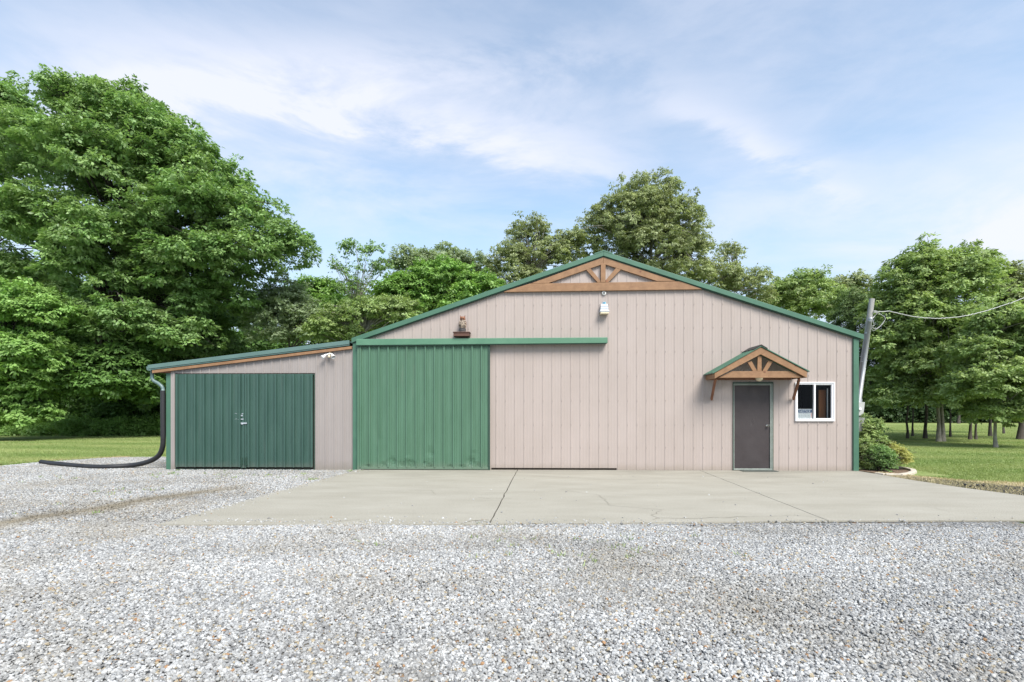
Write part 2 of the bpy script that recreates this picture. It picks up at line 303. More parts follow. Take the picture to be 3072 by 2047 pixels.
def gravel_mat(stone=False):
    m = bpy.data.materials.new('gravel_stone' if stone else 'gravel_bed'); m.use_nodes = True; t = m.node_tree; b = t.nodes['Principled BSDF']
    b.inputs['Roughness'].default_value = .85; b.inputs['Specular IOR Level'].default_value = .3
    g = N(t, 'ShaderNodeNewGeometry')
    rp = N(t, 'ShaderNodeValToRGB'); e = rp.color_ramp.elements
    rp.color_ramp.interpolation = 'CONSTANT' if stone else 'LINEAR'
    cols = [(0, (0.233, 0.235, 0.236)), (.16, (0.319, 0.322, 0.319)), (.34, (0.405, 0.409, 0.408)), (.52, (0.275, 0.278, 0.279)), (.66, (0.482, 0.487, 0.483)), (.81, (0.361, 0.361, 0.355)), (.90, (0.353, 0.296, 0.204)), (.95, (0.172, 0.174, 0.177)), (.985, (0.310, 0.183, 0.098))]
    e[0].position = 0; e[0].color = (*cols[0][1], 1); e[1].position = cols[1][0]; e[1].color = (*cols[1][1], 1)
    for p, c_ in cols[2:]: q = e.new(p); q.color = (*c_, 1)
    if stone:
        oi = N(t, 'ShaderNodeObjectInfo'); lk(t, oi.outputs['Random'], rp.inputs[0])
    else:
        vo = N(t, 'ShaderNodeTexVoronoi', Scale=24); lk(t, g.outputs['Position'], vo.inputs['Vector'])
        sc = N(t, 'ShaderNodeSeparateColor'); lk(t, vo.outputs['Color'], sc.inputs[0]); lk(t, sc.outputs[0], rp.inputs[0])
    # mud and dirt, patchy by noise and along the wheel rut on the left
    n1 = N(t, 'ShaderNodeTexNoise', Scale=.5, Detail=7, Roughness=.62); lk(t, g.outputs['Position'], n1.inputs['Vector'])
    r1 = N(t, 'ShaderNodeMapRange'); r1.inputs['From Min'].default_value = .47; r1.inputs['From Max'].default_value = .72; r1.inputs['To Max'].default_value = .62; lk(t, n1.outputs['Fac'], r1.inputs['Value'])
    tn = N(t, 'ShaderNodeTexNoise', Scale=.8, Detail=5, Roughness=.6); tm_ = N(t, 'ShaderNodeMapping'); tm_.inputs['Scale'].default_value = (.3, 1.3, 1); lk(t, g.outputs['Position'], tm_.inputs[0]); lk(t, tm_.outputs[0], tn.inputs['Vector'])
    sp = N(t, 'ShaderNodeSeparateXYZ'); lk(t, g.outputs['Position'], sp.inputs[0])
    n2 = N(t, 'ShaderNodeTexNoise', Scale=1.1, Detail=5, Roughness=.6); lk(t, g.outputs['Position'], n2.inputs['Vector'])
    # a muddy strip running away from the camera near x = -6
    yy = N(t, 'ShaderNodeMath', _operation='MULTIPLY_ADD'); yy.inputs[1].default_value = -.33; yy.inputs[2].default_value = 5.75 - 1.12 - .55; lk(t, sp.outputs['Y'], yy.inputs[0])
    y2 = N(t, 'ShaderNodeMath', _operation='ADD'); lk(t, sp.outputs['X'], y2.inputs[0]); lk(t, yy.outputs[0], y2.inputs[1])
    y3 = N(t, 'ShaderNodeMath', _operation='MULTIPLY_ADD'); lk(t, n2.outputs['Fac'], y3.inputs[0]); y3.inputs[1].default_value = 1.1; lk(t, y2.outputs[0], y3.inputs[2])
    y4 = N(t, 'ShaderNodeMath', _operation='ABSOLUTE'); lk(t, y3.outputs[0], y4.inputs[0])
    r2 = N(t, 'ShaderNodeMapRange'); r2.inputs['From Min'].default_value = .05; r2.inputs['From Max'].default_value = .62; r2.inputs['To Min'].default_value = .95; r2.inputs['To Max'].default_value = 0; lk(t, y4.outputs[0], r2.inputs['Value'])
    xg = N(t, 'ShaderNodeMapRange'); xg.inputs['From Min'].default_value = -2.2; xg.inputs['From Max'].default_value = -3.6; lk(t, sp.outputs['Y'], xg.inputs['Value'])
    r3 = N(t, 'ShaderNodeMath', _operation='MULTIPLY'); lk(t, r2.outputs[0], r3.inputs[0]); lk(t, xg.outputs[0], r3.inputs[1])
    mxx = N(t, 'ShaderNodeMath', _operation='MAXIMUM'); lk(t, r1.outputs[0], mxx.inputs[0]); lk(t, r3.outputs[0], mxx.inputs[1])
    x = N(t, 'ShaderNodeMix', _data_type='RGBA'); lk(t, rp.outputs[0], x.inputs['A']); x.inputs['B'].default_value = (.20, .175, .13, 1)
    lk(t, mxx.outputs[0], x.inputs['Factor'])
    n3 = N(t, 'ShaderNodeTexNoise', Scale=30 if not stone else 70, Detail=3); lk(t, g.outputs['Position'], n3.inputs['Vector'])
    r4 = N(t, 'ShaderNodeMapRange'); r4.inputs['To Min'].default_value = .7 if stone else .50; r4.inputs['To Max'].default_value = 1.2 if stone else .95; lk(t, n3.outputs['Fac'], r4.inputs['Value'])
    tr_ = N(t, 'ShaderNodeMapRange'); tr_.inputs['From Min'].default_value = .35; tr_.inputs['From Max'].default_value = .65; tr_.inputs['To Min'].default_value = .90; tr_.inputs['To Max'].default_value = 1.14; lk(t, tn.outputs['Fac'], tr_.inputs['Value'])
    r5 = N(t, 'ShaderNodeMath', _operation='MULTIPLY'); lk(t, r4.outputs[0], r5.inputs[0]); lk(t, tr_.outputs[0], r5.inputs[1])
    y = N(t, 'ShaderNodeMix', _data_type='RGBA', _blend_type='MULTIPLY'); y.inputs['Factor'].default_value = 1; lk(t, x.outputs['Result'], y.inputs['A'])
    cb = N(t, 'ShaderNodeCombineColor')
    for k in range(3): lk(t, r5.outputs[0], cb.inputs[k])
    lk(t, cb.outputs[0], y.inputs['B']); lk(t, y.outputs['Result'], b.inputs['Base Color'])
    if not stone:
        v2 = N(t, 'ShaderNodeTexVoronoi', Scale=24); lk(t, g.outputs['Position'], v2.inputs['Vector'])
        bp = N(t, 'ShaderNodeBump', Strength=1, Distance=.03, _invert=True); lk(t, v2.outputs['Distance'], bp.inputs['Height']); lk(t, bp.outputs[0], b.inputs['Normal'])
    return m
M['gravel'] = gravel_mat(); M['stone'] = gravel_mat(True)
def concrete_mat():
    m = mat('weathered_concrete', (.278, .262, .218), .9, (.335, .318, .272), 1.3, (.6, 1.6, 1), bump=.25, bscale=70, spec=.2, detail=8, lo=.3, hi=.7)
    t = m.node_tree; bs = t.nodes['Principled BSDF']; src = bs.inputs['Base Color'].links[0].from_socket
    g = N(t, 'ShaderNodeNewGeometry'); sp = N(t, 'ShaderNodeSeparateXYZ'); lk(t, g.outputs['Position'], sp.inputs[0])
    n = N(t, 'ShaderNodeTexNoise', Scale=1.0, Detail=7, Roughness=.65); mp = N(t, 'ShaderNodeMapping'); mp.inputs['Scale'].default_value = (.5, 1.5, 1); lk(t, g.outputs['Position'], mp.inputs[0]); lk(t, mp.outputs[0], n.inputs['Vector'])
    yr = N(t, 'ShaderNodeMapRange'); yr.inputs['From Min'].default_value = -2.2; yr.inputs['From Max'].default_value = -.1; yr.inputs['To Min'].default_value = -.08; yr.inputs['To Max'].default_value = .21; lk(t, sp.outputs['Y'], yr.inputs['Value'])
    ad_ = N(t, 'ShaderNodeMath', _operation='ADD'); lk(t, n.outputs['Fac'], ad_.inputs[0]); lk(t, yr.outputs[0], ad_.inputs[1])
    r = N(t, 'ShaderNodeMapRange'); r.inputs['From Min'].default_value = .52; r.inputs['From Max'].default_value = .80; r.inputs['To Max'].default_value = .55; lk(t, ad_.outputs[0], r.inputs['Value'])
    x = N(t, 'ShaderNodeMix', _data_type='RGBA'); lk(t, src, x.inputs['A']); x.inputs['B'].default_value = (.19, .18, .155, 1); lk(t, r.outputs[0], x.inputs['Factor'])
    n4 = N(t, 'ShaderNodeTexNoise', Scale=60, Detail=3); lk(t, g.outputs['Position'], n4.inputs['Vector'])
    r4 = N(t, 'ShaderNodeMapRange'); r4.inputs['From Min'].default_value = .3; r4.inputs['From Max'].default_value = .7; r4.inputs['To Min'].default_value = .80; r4.inputs['To Max'].default_value = 1.18; lk(t, n4.outputs['Fac'], r4.inputs['Value'])
    y = N(t, 'ShaderNodeMix', _data_type='RGBA', _blend_type='MULTIPLY'); y.inputs['Factor'].default_value = 1; lk(t, x.outputs['Result'], y.inputs['A']); cb = N(t, 'ShaderNodeCombineColor')
    for k in range(3): lk(t, r4.outputs[0], cb.inputs[k])
    lk(t, cb.outputs[0], y.inputs['B']); lk(t, y.outputs['Result'], bs.inputs['Base Color']); return m
M['concrete'] = concrete_mat()

GZ = -0.035
mb = MB(); mb.face([(-400, -120, GZ), (400, -120, GZ), (400, 900, GZ), (-400, 900, GZ)])
tag(mb.build('ground', M['lawn']), kind='structure')
def ragged(pts, amp, step, closed_edges, seed):  # jitter the edges listed
    rnd = random.Random(seed); out = []
    for i, p in enumerate(pts):
        q = pts[(i+1) % len(pts)]; out.append(p)
        if i in closed_edges:
            d = math.hypot(q[0]-p[0], q[1]-p[1]); n = max(2, int(d/step))
            nx, ny = -(q[1]-p[1])/d, (q[0]-p[0])/d
            for k in range(1, n):
                t = k/n; a = rnd.gauss(0, amp); out.append((p[0]+(q[0]-p[0])*t+nx*a, p[1]+(q[1]-p[1])*t+ny*a))
    return out
gl = [G(*p, GZ) for p in ((-500, 1432), (0, 1401), (130, 1388), (300, 1377), (492, 1371))]
gp = [(-60, -30), (40, -30), (40, -6.6), (6.4, -6.6), (6.4, 0.3), (X(500), 0.3), (gl[4].x, gl[4].y)] + [(gl[k].x, gl[k].y) for k in (3, 2, 1, 0)] + [(-60, -2.5)]
gp = ragged(gp, .07, .22, {6, 7, 8, 9}, 3)
mb = MB(); mb.face([(p[0], p[1], GZ + .012) for p in gp]); tag(mb.build('gravel_drive', M['gravel']), kind='structure')
dirt = mat('bare_sandy_earth', (.30, .19, .12), 1, (.46, .35, .22), 5, bump=.8, bscale=40)
M['drygrass'] = dirt
dl = [G(*p, GZ) for p in ((-200, 1412), (0, 1393), (130, 1381), (300, 1371), (420, 1367))]
dp = [(p.x, p.y) for p in dl] + [(p.x + .05, p.y - .6) for p in reversed(dl)]
dp = ragged(dp, .12, .18, {0, 1, 2, 3}, 5)
mb = MB(); mb.face([(p[0], p[1], GZ + .006) for p in dp]); tag(mb.build('bare_earth_edge', dirt), kind='structure')

# slab: three bays with real joints between them
def bay(a, b, c, d, name=None):
    return [(p.x, p.y) for p in (a, b, c, d)]
SL = [(1060, 1413), (470, 1574)]; J1 = [(1551, 1412), (1469, 1572)]; J2 = [(2098, 1411), (2484, 1562)]
def gz(p, dx_=0): v = G(p[0], p[1], 0); return (v.x + dx_, v.y)
def backy(p, q):                               # carry a joint back to the wall line y = -.02
    a, b = gz(p), gz(q); t = (-.02 - a[1]) / (b[1] - a[1]); return (a[0] + (b[0]-a[0])*t, -.02)
sb = MB()
fl, f1, f2 = gz(SL[1]), gz(J1[1]), gz(J2[1]); bl, b1, b2 = backy(*SL), backy(*J1), backy(*J2)
rnd = random.Random(4)
def joint_line(a, b, off, n=26, seed=1):
    r_ = random.Random(seed); return [(a[0]+(b[0]-a[0])*k/n + off + (r_.gauss(0, .0045) if 0 < k < n else 0), a[1]+(b[1]-a[1])*k/n) for k in range(n+1)]
jl1, jr1 = joint_line(b1, f1, -.009, seed=2), joint_line(b1, f1, .009, seed=2)
jl2, jr2 = joint_line(b2, f2, -.007, seed=3), joint_line(b2, f2, .007, seed=3)
def front(a, b, seed):
    return ragged([a, b], .02, .12, {0}, seed)[:]
sb.slab([bl, fl] + list(reversed(jl1)), -.14, 0)
sb.slab(jr1 + list(reversed(jl2)), -.14, 0)
re = [G(*p, 0) for p in ((2571, 1412), (2640, 1424), (2740, 1441), (2900, 1465), (3072, 1487), (3500, 1538))]
re = [(p.x, p.y) for p in re]; re[0] = (X(2571), -.02); fr_ = gz((4200, 1557))
sb.slab(jr2 + [fr_, (fr_[0], re[-1][1]-.3)] + list(reversed(re)), -.14, 0)
slab = sb.build('concrete_slab', [M['concrete']]); tag(slab, kind='structure')
mb = MB(); mb.face([(bl[0]+.02, -.03, -.02), (fl[0]+.05, fl[1]+.02, -.02), (fr_[0]-.1, fr_[1]+.02, -.02), (re[0][0], -.03, -.02)])
tag(mb.build('dirt_in_joints', M['dark'], slab))
# hairline cracks
def ribbon(mb, pts, w, z, seed):
    r_ = random.Random(seed); fine = []
    for a, b in zip(pts, pts[1:]):
        d = math.hypot(b[0]-a[0], b[1]-a[1]); n = max(1, int(d/.12))
        for k in range(n): fine.append((a[0]+(b[0]-a[0])*k/n + r_.gauss(0, .018), a[1]+(b[1]-a[1])*k/n + r_.gauss(0, .018)))
    fine.append(pts[-1])
    for a, b in zip(fine, fine[1:]):
        d = math.hypot(b[0]-a[0], b[1]-a[1]) or 1; nx, ny = -(b[1]-a[1])/d*w/2, (b[0]-a[0])/d*w/2
        mb.face([(a[0]-nx, a[1]-ny, z), (b[0]-nx, b[1]-ny, z), (b[0]+nx, b[1]+ny, z), (a[0]+nx, a[1]+ny, z)])
mb = MB()
for k, (pl, w) in enumerate([([(1380,1570),(1420,1563),(1466,1560)], .012), ([(1420,1563),(1478,1566)], .008), ([(1425,1492),(1470,1497),(1535,1496)], .006), ([(1800,1487),(1826,1516),(1990,1530)], .007),
        ([(1960,1560),(1975,1555),(2090,1556),(2240,1551)], .009), ([(1232,1470),(1290,1472),(1308,1484)], .005), ([(1975,1555),(1955,1546),(1985,1533)], .006),
        ([(980,1568),(1080,1559)], .007), ([(1680,1470),(1800,1487)], .005), ([(2170,1430),(2260,1436)], .004), ([(2240,1551),(2400,1548),(2480,1556)], .005), ([(2780,1520),(2850,1535)], .005)]):
    ribbon(mb, [gz(p) for p in pl], w, .003, k)
mb.build('crack', mat('crack_dirt', (.17, .155, .125), 1), slab)

# dry edge, planting bed and its concrete edging beside the slab
de = [G(*p, GZ) for p in ((2640, 1419), (2740, 1429), (2900, 1443), (3072, 1449), (3500, 1478))]
dn = [G(*p, GZ) for p in ((3500, 1542), (3072, 1492), (2900, 1469), (2740, 1445), (2620, 1424))]
dp = ragged([(p.x, p.y) for p in de] + [(p.x, p.y - .1) for p in dn], .10, .15, {0, 1, 2, 3}, 6)
mb = MB(); mb.face([(p[0], p[1], GZ + .006) for p in dp])
tag(mb.build('dry_grass_verge', mat('straw_verge', (.50, .40, .27), 1, (.26, .22, .12), 9, bump=1, bscale=50, lo=.42, hi=.66, detail=7)), kind='structure')
bed = [G(*p, GZ) for p in ((2571, 1413), (2650, 1425), (2715, 1424), (2738, 1414), (2715, 1406), (2660, 1400), (2571, 1380))]
mb = MB(); mb.face([(p.x, p.y, GZ + .016) for p in bed]); tag(mb.build('mulch_bed', M['mulch']), kind='structure')
cpts = [(2640, 1399), (2684, 1402), (2715, 1405), (2738, 1410), (2742, 1415), (2728, 1421), (2700, 1425), (2655, 1424), (2628, 1421)]
mb = MB(); e0 = [G(*p, 0) for p in cpts]
for a, b in zip(e0, e0[1:]): mb.bar((a.x, a.y, -.02), (b.x, b.y, -.02), .11, .09)
tag(mb.build('garden_edging', M['curb'], bevel=.012), 'pale curved concrete edging round the mulch bed by the corner shrubs', 'garden edging')

# ------------------------------------------------------------------ the barn
PROF = [(-.026, 0), (-.018, -.024), (.018, -.024), (.026, 0), (.066, 0), (.071, -.004), (.083, -.004), (.088, 0), (.1405, 0), (.1455, -.004), (.1575, -.004), (.1625, 0)]
def ribbed(mb, x0, x1, z0, z1, y, phase, openings=(), pitch=.2286, amp=1.0, screws=(), scr=.006):
    z0f = z0 if callable(z0) else (lambda x: z0); z1f = z1 if callable(z1) else (lambda x: z1)
    pts = []; k = math.floor((x0 - phase) / pitch) - 1
    while phase + k*pitch < x1 + pitch:
        for a, b in PROF: pts.append((phase + k*pitch + a, b*amp))
        k += 1
    def off(x):
        for p, q in zip(pts, pts[1:]):
            if p[0] <= x <= q[0]: return p[1] + (q[1]-p[1])*(x-p[0])/max(1e-9, q[0]-p[0])
        return 0
    cuts = [x0, x1] + [c_ for o in openings for c_ in (o[0], o[1]) if x0 < c_ < x1]
    P_ = sorted(set([(x, b) for x, b in pts if x0 < x < x1] + [(c_, off(c_)) for c_ in cuts]))
    for (xa, oa), (xb, ob) in zip(P_, P_[1:]):
        if xb - xa < 1e-5: continue
        xm = (xa+xb)/2; spans = [(0, 1e9)]
        segs = [(None, None)]
        hol = sorted([(o[2], o[3]) for o in openings if o[0] <= xm <= o[1]])
        lo = None; parts = []
        prev = ('b', None)
        for h in hol:
            parts.append((prev[1], h[0])); prev = ('h', h[1])
        parts.append((prev[1], None))
        for a, b in parts:
            za, zb = (z0f(xa), z0f(xb)) if a is None else (a, a); zc, zd = (z1f(xa), z1f(xb)) if b is None else (b, b)
            if zc - za < 1e-4 and zd - zb < 1e-4: continue
            mb.face([(xa, y+oa, za), (xb, y+ob, zb), (xb, y+ob, zd), (xa, y+oa, zc)])
    for z in screws:
        k = math.ceil((x0 - phase)/pitch)
        while phase + k*pitch < x1 - .03:
            x = phase + k*pitch; k += 1
            if x < x0 + .03 or z > z1f(x) - .05 or any(o[0]-.02 < x < o[1]+.02 and o[2]-.02 < z < o[3]+.02 for o in openings): continue
            xx = x; mb.box(xx-scr, xx+scr, y-.030, y-.001, z-scr, z+scr)

barn = empty('barn', (X(1816), 0, 0), 'beige ribbed-steel barn with green trim, cedar gable truss and a lean-to on its left side', 'barn')
DEPTH = 14.0
apx = W(1809, 757); el = W(1062, 1015); er = W(2584, 1006)
sl_l = (apx.z - el.z) / (apx.x - el.x); sl_r = (apx.z - er.z) / (er.x - apx.x)
def rooftop(x): return apx.z - (apx.x - x)*sl_l if x < apx.x else apx.z - (x - apx.x)*sl_r
XL, XR = X(1065), X(2568)
dL, dR, dT = X(2197.5), X(2318.5), Z(2258, 1147)
wL, wR, wT, wB = X(2384), X(2502), Z(2443, 1147), Z(2443, 1264)
gL, gR = X(1474), X(1850)
sdL, sdR, sdT = X(1076.5), X(1471), Z(1270, 1034)
mb = MB()
gs = [Z(1700, y) for y in (1128, 1202, 1274, 1342)] + [Z(1700, 1056), Z(1700, 985), Z(1700, 915)]
ribbed(mb, XL, XR, -.03, lambda x: rooftop(x) - .06, 0, X(1489.7), [(dL, dR, -1, dT), (wL+.02, wR-.02, wB+.02, wT-.02), (gL, gR, -1, .045)], amp=.34, screws=gs, scr=.004)
mb.build('front_wall', M['beige'], barn)
mb = MB(); mb.box(XL+.05, XR-.05, .03, .08, -.05, .05); mb.build('base_board', M['rot'], barn)
# other walls, floor, roof
def plank(mb, a, b, c, d): mb.face([a, b, c, d])
mb = MB()
ribs = []
for (xx, zt, flip) in ((XR, rooftop(XR)-.06, 1), (XL, rooftop(XL)-.06, -1)):
    k = 0; yv = 0.0; last = (0.0, 0)
    seq = [(0, 0)]
    while yv < DEPTH:
        for a, b in ((.10, 0), (.118, .016), (.15, .016), (.168, 0)): seq.append((yv+a, b))
        yv += .2286
    seq.append((yv, 0))
    for p, q in zip(seq, seq[1:]): mb.face([(xx+p[1]*flip, p[0]+.01, -.04), (xx+q[1]*flip, q[0]+.01, -.04), (xx+q[1]*flip, q[0]+.01, zt), (xx+p[1]*flip, p[0]+.01, zt)])
mb.face([(XL, DEPTH, -.04), (XR, DEPTH, -.04), (XR, DEPTH, rooftop(XR)-.06), (apx.x, DEPTH, apx.z-.06), (XL, DEPTH, rooftop(XL)-.06)])
mb.build('side_and_back_walls', M['beige'], barn)
mb = MB(); mb.face([(XL, .1, -.01), (XR, .1, -.01), (XR, DEPTH, -.01), (XL, DEPTH, -.01)]); mb.build('inside_floor', M['interior'], barn)
mb = MB()
for (xa, xb) in ((el.x, apx.x), (apx.x, er.x)):
    mb.prism([(xa, rooftop(xa)-.055), (xb, rooftop(xb)-.055), (xb, rooftop(xb)-.025), (xa, rooftop(xa)-.025)], -.04, DEPTH+.2)
    n = int((xb-xa)/1)  # standing ribs run down the slope
yy = .15
while yy < DEPTH:
    for (xa, xb) in ((el.x+.02, apx.x-.02), (apx.x+.02, er.x-.02)):
        mb.bar((xa, yy, rooftop(xa)-.017), (xb, yy, rooftop(xb)-.017), .03, .018)
    yy += .2286
mb.build('roof', M['trim'], barn)
# rake trim along the gable
def rake(mb, xa, xb, th, y0, y1, dz=0): mb.prism([(xa, rooftop(xa)-th+dz), (xb, rooftop(xb)-th+dz), (xb, rooftop(xb)+dz), (xa, rooftop(xa)+dz)], y0, y1)
mb = MB(); rake(mb, el.x-.03, apx.x, .118, -.10, -.045); mb.build('rake_trim', M['trim'], barn, bevel=.006)
mb = MB(); rake(mb, apx.x+.001, er.x, .118, -.10, -.045); mb.build('rake_trim', M['trim'], barn, bevel=.006)
mb = MB(); rake(mb, el.x+.02, apx.x-.001, .022, -.068, -.02, -.120); rake(mb, apx.x+.001, er.x-.05, .022, -.068, -.02, -.120); mb.build('drip_edge', M['dgreen'], barn)
mb = MB()   # ridge cap
mb.prism([(apx.x-.22, rooftop(apx.x-.22)-.01), (apx.x, apx.z-.01), (apx.x+.22, rooftop(apx.x+.22)-.01), (apx.x+.22, rooftop(apx.x+.22)+.02), (apx.x, apx.z+.022), (apx.x-.22, rooftop(apx.x-.22)+.02)], -.106, DEPTH+.21); mb.build('ridge_cap', M['trim'], barn)
mb = MB(); mb.box(X(2557), X(2573), -.05, .03, -.005, rooftop(XR)-.125); mb.build('corner_trim', M['trim'], barn, bevel=.006)
mb = MB(); mb.box(X(1060.5), X(1075), -.06, .03, -.02, rooftop(XL)-.08); mb.build('corner_trim', M['trim'], barn, bevel=.006)
# cedar truss
def pz(pts, Y=0): return [(W(x, y, Y).x, W(x, y, Y).z) for x, y in pts]
def z3(x, y): return (1450 + x/3.361, 740 + y/3.361)
def rz_(px): x = X(px); return (x, rooftop(x) - .145)
mb = MB(); bc = [W(*z3(205, 466)), W(*z3(2195, 438))]
mb.prism([rz_(z3(215, 0)[0])] + [(bc[0].x, bc[0].z), (bc[1].x, bc[1].z)] + [rz_(z3(2185, 0)[0])] + [(W(*z3(1978, 359)).x, W(*z3(1978, 359)).z), (W(*z3(470, 381)).x, W(*z3(470, 381)).z)], -.075, -.018)
tr = mb.build('gable_truss', M['wood'], barn, bevel=.004)
def rafter(x1, x2, below, sgn):
    m_ = MB(); a, b = X(x1), X(x2)
    m_.prism([(a, rooftop(a)-.145-below), (b, rooftop(b)-.145-below), (b, rooftop(b)-.145), (a, rooftop(a)-.145)], -.080, -.019)
    return m_
def put(m_, name, material, par):
    o = m_.build(name, material); o.parent = par; o.matrix_parent_inverse = Matrix.Identity(4)
    b = o.modifiers.new('bevel', 'BEVEL'); b.width = .004; b.segments = 2; return o
def clipped_rafter(xa_tip, x_in, y_in, xap, yap_in, side):
    m_ = MB(); tip = X(z3(xa_tip, 0)[0]); i1 = W(*z3(x_in, y_in)); i2 = W(*z3(xap, yap_in)); ax = apx.x + side*.0015
    chord = W(*z3(xa_tip, 380 if side < 0 else 358))
    m_.prism([(chord.x, chord.z+.003), (i1.x, i1.z+.003), (ax, i2.z), (ax, apx.z-.145)] if side < 0 else [(ax, apx.z-.145), (ax, i2.z), (i1.x, i1.z+.003), (chord.x, chord.z+.003)], -.070, -.018)
    return m_
put(clipped_rafter(480, 655, 377, 1210, 183, -1), 'rafter', M['wood'], tr)
put(clipped_rafter(1935, 1745, 357, 1210, 183, 1), 'rafter', M['wood'], tr)
put(MB().prism(pz([z3(1180, 368), z3(1228, 368), z3(1228, 180), z3(1180, 180)]), -.074, -.0185), 'king_post', M['woodv'], tr)
put(MB().prism(pz([z3(1150, 370), z3(1177, 369), z3(1177, 350), z3(1075, 225), z3(1030, 238)]), -.066, -.0186), 'strut', M['woodv'], tr)
put(MB().prism(pz([z3(1231, 368), z3(1258, 367), z3(1388, 234), z3(1335, 220), z3(1231, 345)]), -.066, -.0187), 'strut', M['woodv'], tr)

# sliding door, its track cover
sdoor_mb = MB()
rows = [Z(1270, y) for y in (1117, 1191, 1263, 1335)]
ribbed(sdoor_mb, sdL+.05, sdR-.045, .06, sdT, -.100, X(1086), amp=1.6, screws=rows, scr=.008)
sd_o = sdoor_mb.build('sliding_door', M['slide'], barn)
# dents along the foot of the door: push the sheet in and out
me = sd_o.data
import bmesh
bm = bmesh.new(); bm.from_mesh(me)
bmesh.ops.remove_doubles(bm, verts=bm.verts, dist=1e-5)
for zc in (.10,.14,.18,.22,.26,.30,.36,.42,.50,.60,.75):
    bmesh.ops.bisect_plane(bm, geom=bm.verts[:]+bm.edges[:]+bm.faces[:], plane_co=(0,0,zc), plane_no=(0,0,1))
rnd = random.Random(12)
for (cx_, cz_, r_, d_) in [(X(1000+x/2.614), Z(1300, 960+y/2.614), rr/322.0, dd) for x, y, rr, dd in
        ((470,1110,32,.022),(400,1140,26,.018),(540,1130,26,.018),(620,1135,34,.022),(285,1150,18,.02),(755,1150,24,.022),(770,1040,30,.016),(1080,1110,32,.022),(1130,1145,30,.018),(920,1160,26,.02),(1010,1160,24,.016),(590,1080,20,-.014),(1105,1000,22,-.012),(370,940,24,.012),(725,1120,14,.02))]:
    for v in bm.verts:
        d = math.hypot(v.co.x-cx_, v.co.z-cz_)/(r_*1.3)
        if d < 1: v.co.y += d_*(1-d*d)*rnd.uniform(.6, 1.3)
bm.to_mesh(me); bm.free()
def part(name, m_, material, par, bevel=0):
    o = m_.build(name, material, bevel=bevel); o.parent = par; return o
def sub(name, m_, material, parent_obj, bevel=0, smooth=False):   # child of an untransformed part
    o = m_.build(name, material, smooth=smooth, bevel=bevel); o.parent = parent_obj; return o
sub('door_edge', MB().box(sdL, sdL+.05, -.128, -.07, .0, sdT), M['slide'], sd_o, .004)
sub('door_edge', MB().box(sdR-.045, sdR, -.128, -.07, .0, sdT), M['dgreen'], sd_o, .004)
sub('bottom_rail', MB().box(sdL+.051, sdR-.046, -.126, -.07, .015, .075), M['slide'], sd_o, .004)
sub('door_back', MB().box(sdL+.02, sdR-.02, -.07, -.045, .03, sdT), M['dgreen'], sd_o)
ta, tb, tcc, td = W(1070, 1037, -.15), W(1822, 1030, -.15), W(1822, 1013, -.15), W(1070, 1018, -.15)
mb = MB(); mb.prism([(ta.x, ta.z), (tb.x, tb.z), (tcc.x, tcc.z), (td.x, td.z)], -.19, -.02)
tk = mb.build('door_track_cover', M['track'], barn, bevel=.008)
sub('track_rail', MB().prism([(ta.x+.02, ta.z-.02), (tb.x-.02, tb.z-.02), (tb.x-.02, tb.z-.002), (ta.x+.02, ta.z-.002)], -.17, -.16), M['dgreen'], tk)

# entry door
D0, D1, DT, DB = X(2202), X(2309), Z(2258, 1156.5), Z(2258, 1399)
mb = MB(); mb.box(dL, D0-.022, -.035, .05, .0, dT); mb.box(D1+.06, dR, -.035, .05, .0, dT); mb.box(D0-.022, D1+.06, -.035, .05, DT+.045, dT)
cs = mb.build('door_casing', M['dgreen'], barn, bevel=.003)
mb = MB(); mb.box(D0-.02, D0-.002, -.028, .05, .05, DT+.042); mb.box(D1+.002, D1+.058, -.028, .05, .05, DT+.042); mb.box(D0-.002, D1+.002, -.028, .05, DT+.002, DT+.042); mb.box(D0-.02, D1+.058, -.032, .05, .012, .048)
sub('inner_frame', mb, M['frame'], cs, .003)
mb = MB(); mb.box(D1+.026, D1+.032, -.0315, -.026, .05, DT+.04); mb.box(D0-.002, D1+.002, -.0315, -.026, DT+.02, DT+.025); sub('frame_groove', mb, M['dgreen'], cs)
mb = MB(); nx_, nz_ = 22, 44                       # slightly buckled leaf
for i in range(nx_):
    for k in range(nz_):
        def q(a, b):
            x = D0 + (D1-D0)*a/nx_; z = .055 + (DT-.055)*b/nz_
            y = -.002 + .002*math.sin(x*9)*math.sin(z*4) + .008*math.exp(-((x-X(2256))**2+(z-Z(2256, 1267))**2)/.0022) * math.sin(x*60) + .004*math.exp(-((z-.25)/.12)**2)*math.sin(x*11)
            return (x, y, z)
        mb.face([q(i, k), q(i+1, k), q(i+1, k+1), q(i, k+1)])
ed = mb.build('entry_door', M['door'], barn)
kb = W(2302, 1277); mb = MB()
mb.lathe([(.032, 0), (.032, .006), (.012, .012), (.012, .035), (.024, .042), (.030, .055), (.026, .068), (.012, .074)], (kb.x, -.004, kb.z), (0, -1, 0), 16)
sub('knob', mb, M['brass'], ed, smooth=True)
mb = MB(); mb.box(X(2215), X(2318), -.30, -.06, .002, .014); 
tag(mb.build('door_mat', M['mat'], bevel=.004), 'thin dark mat on the slab below the brown entry door', 'door mat')

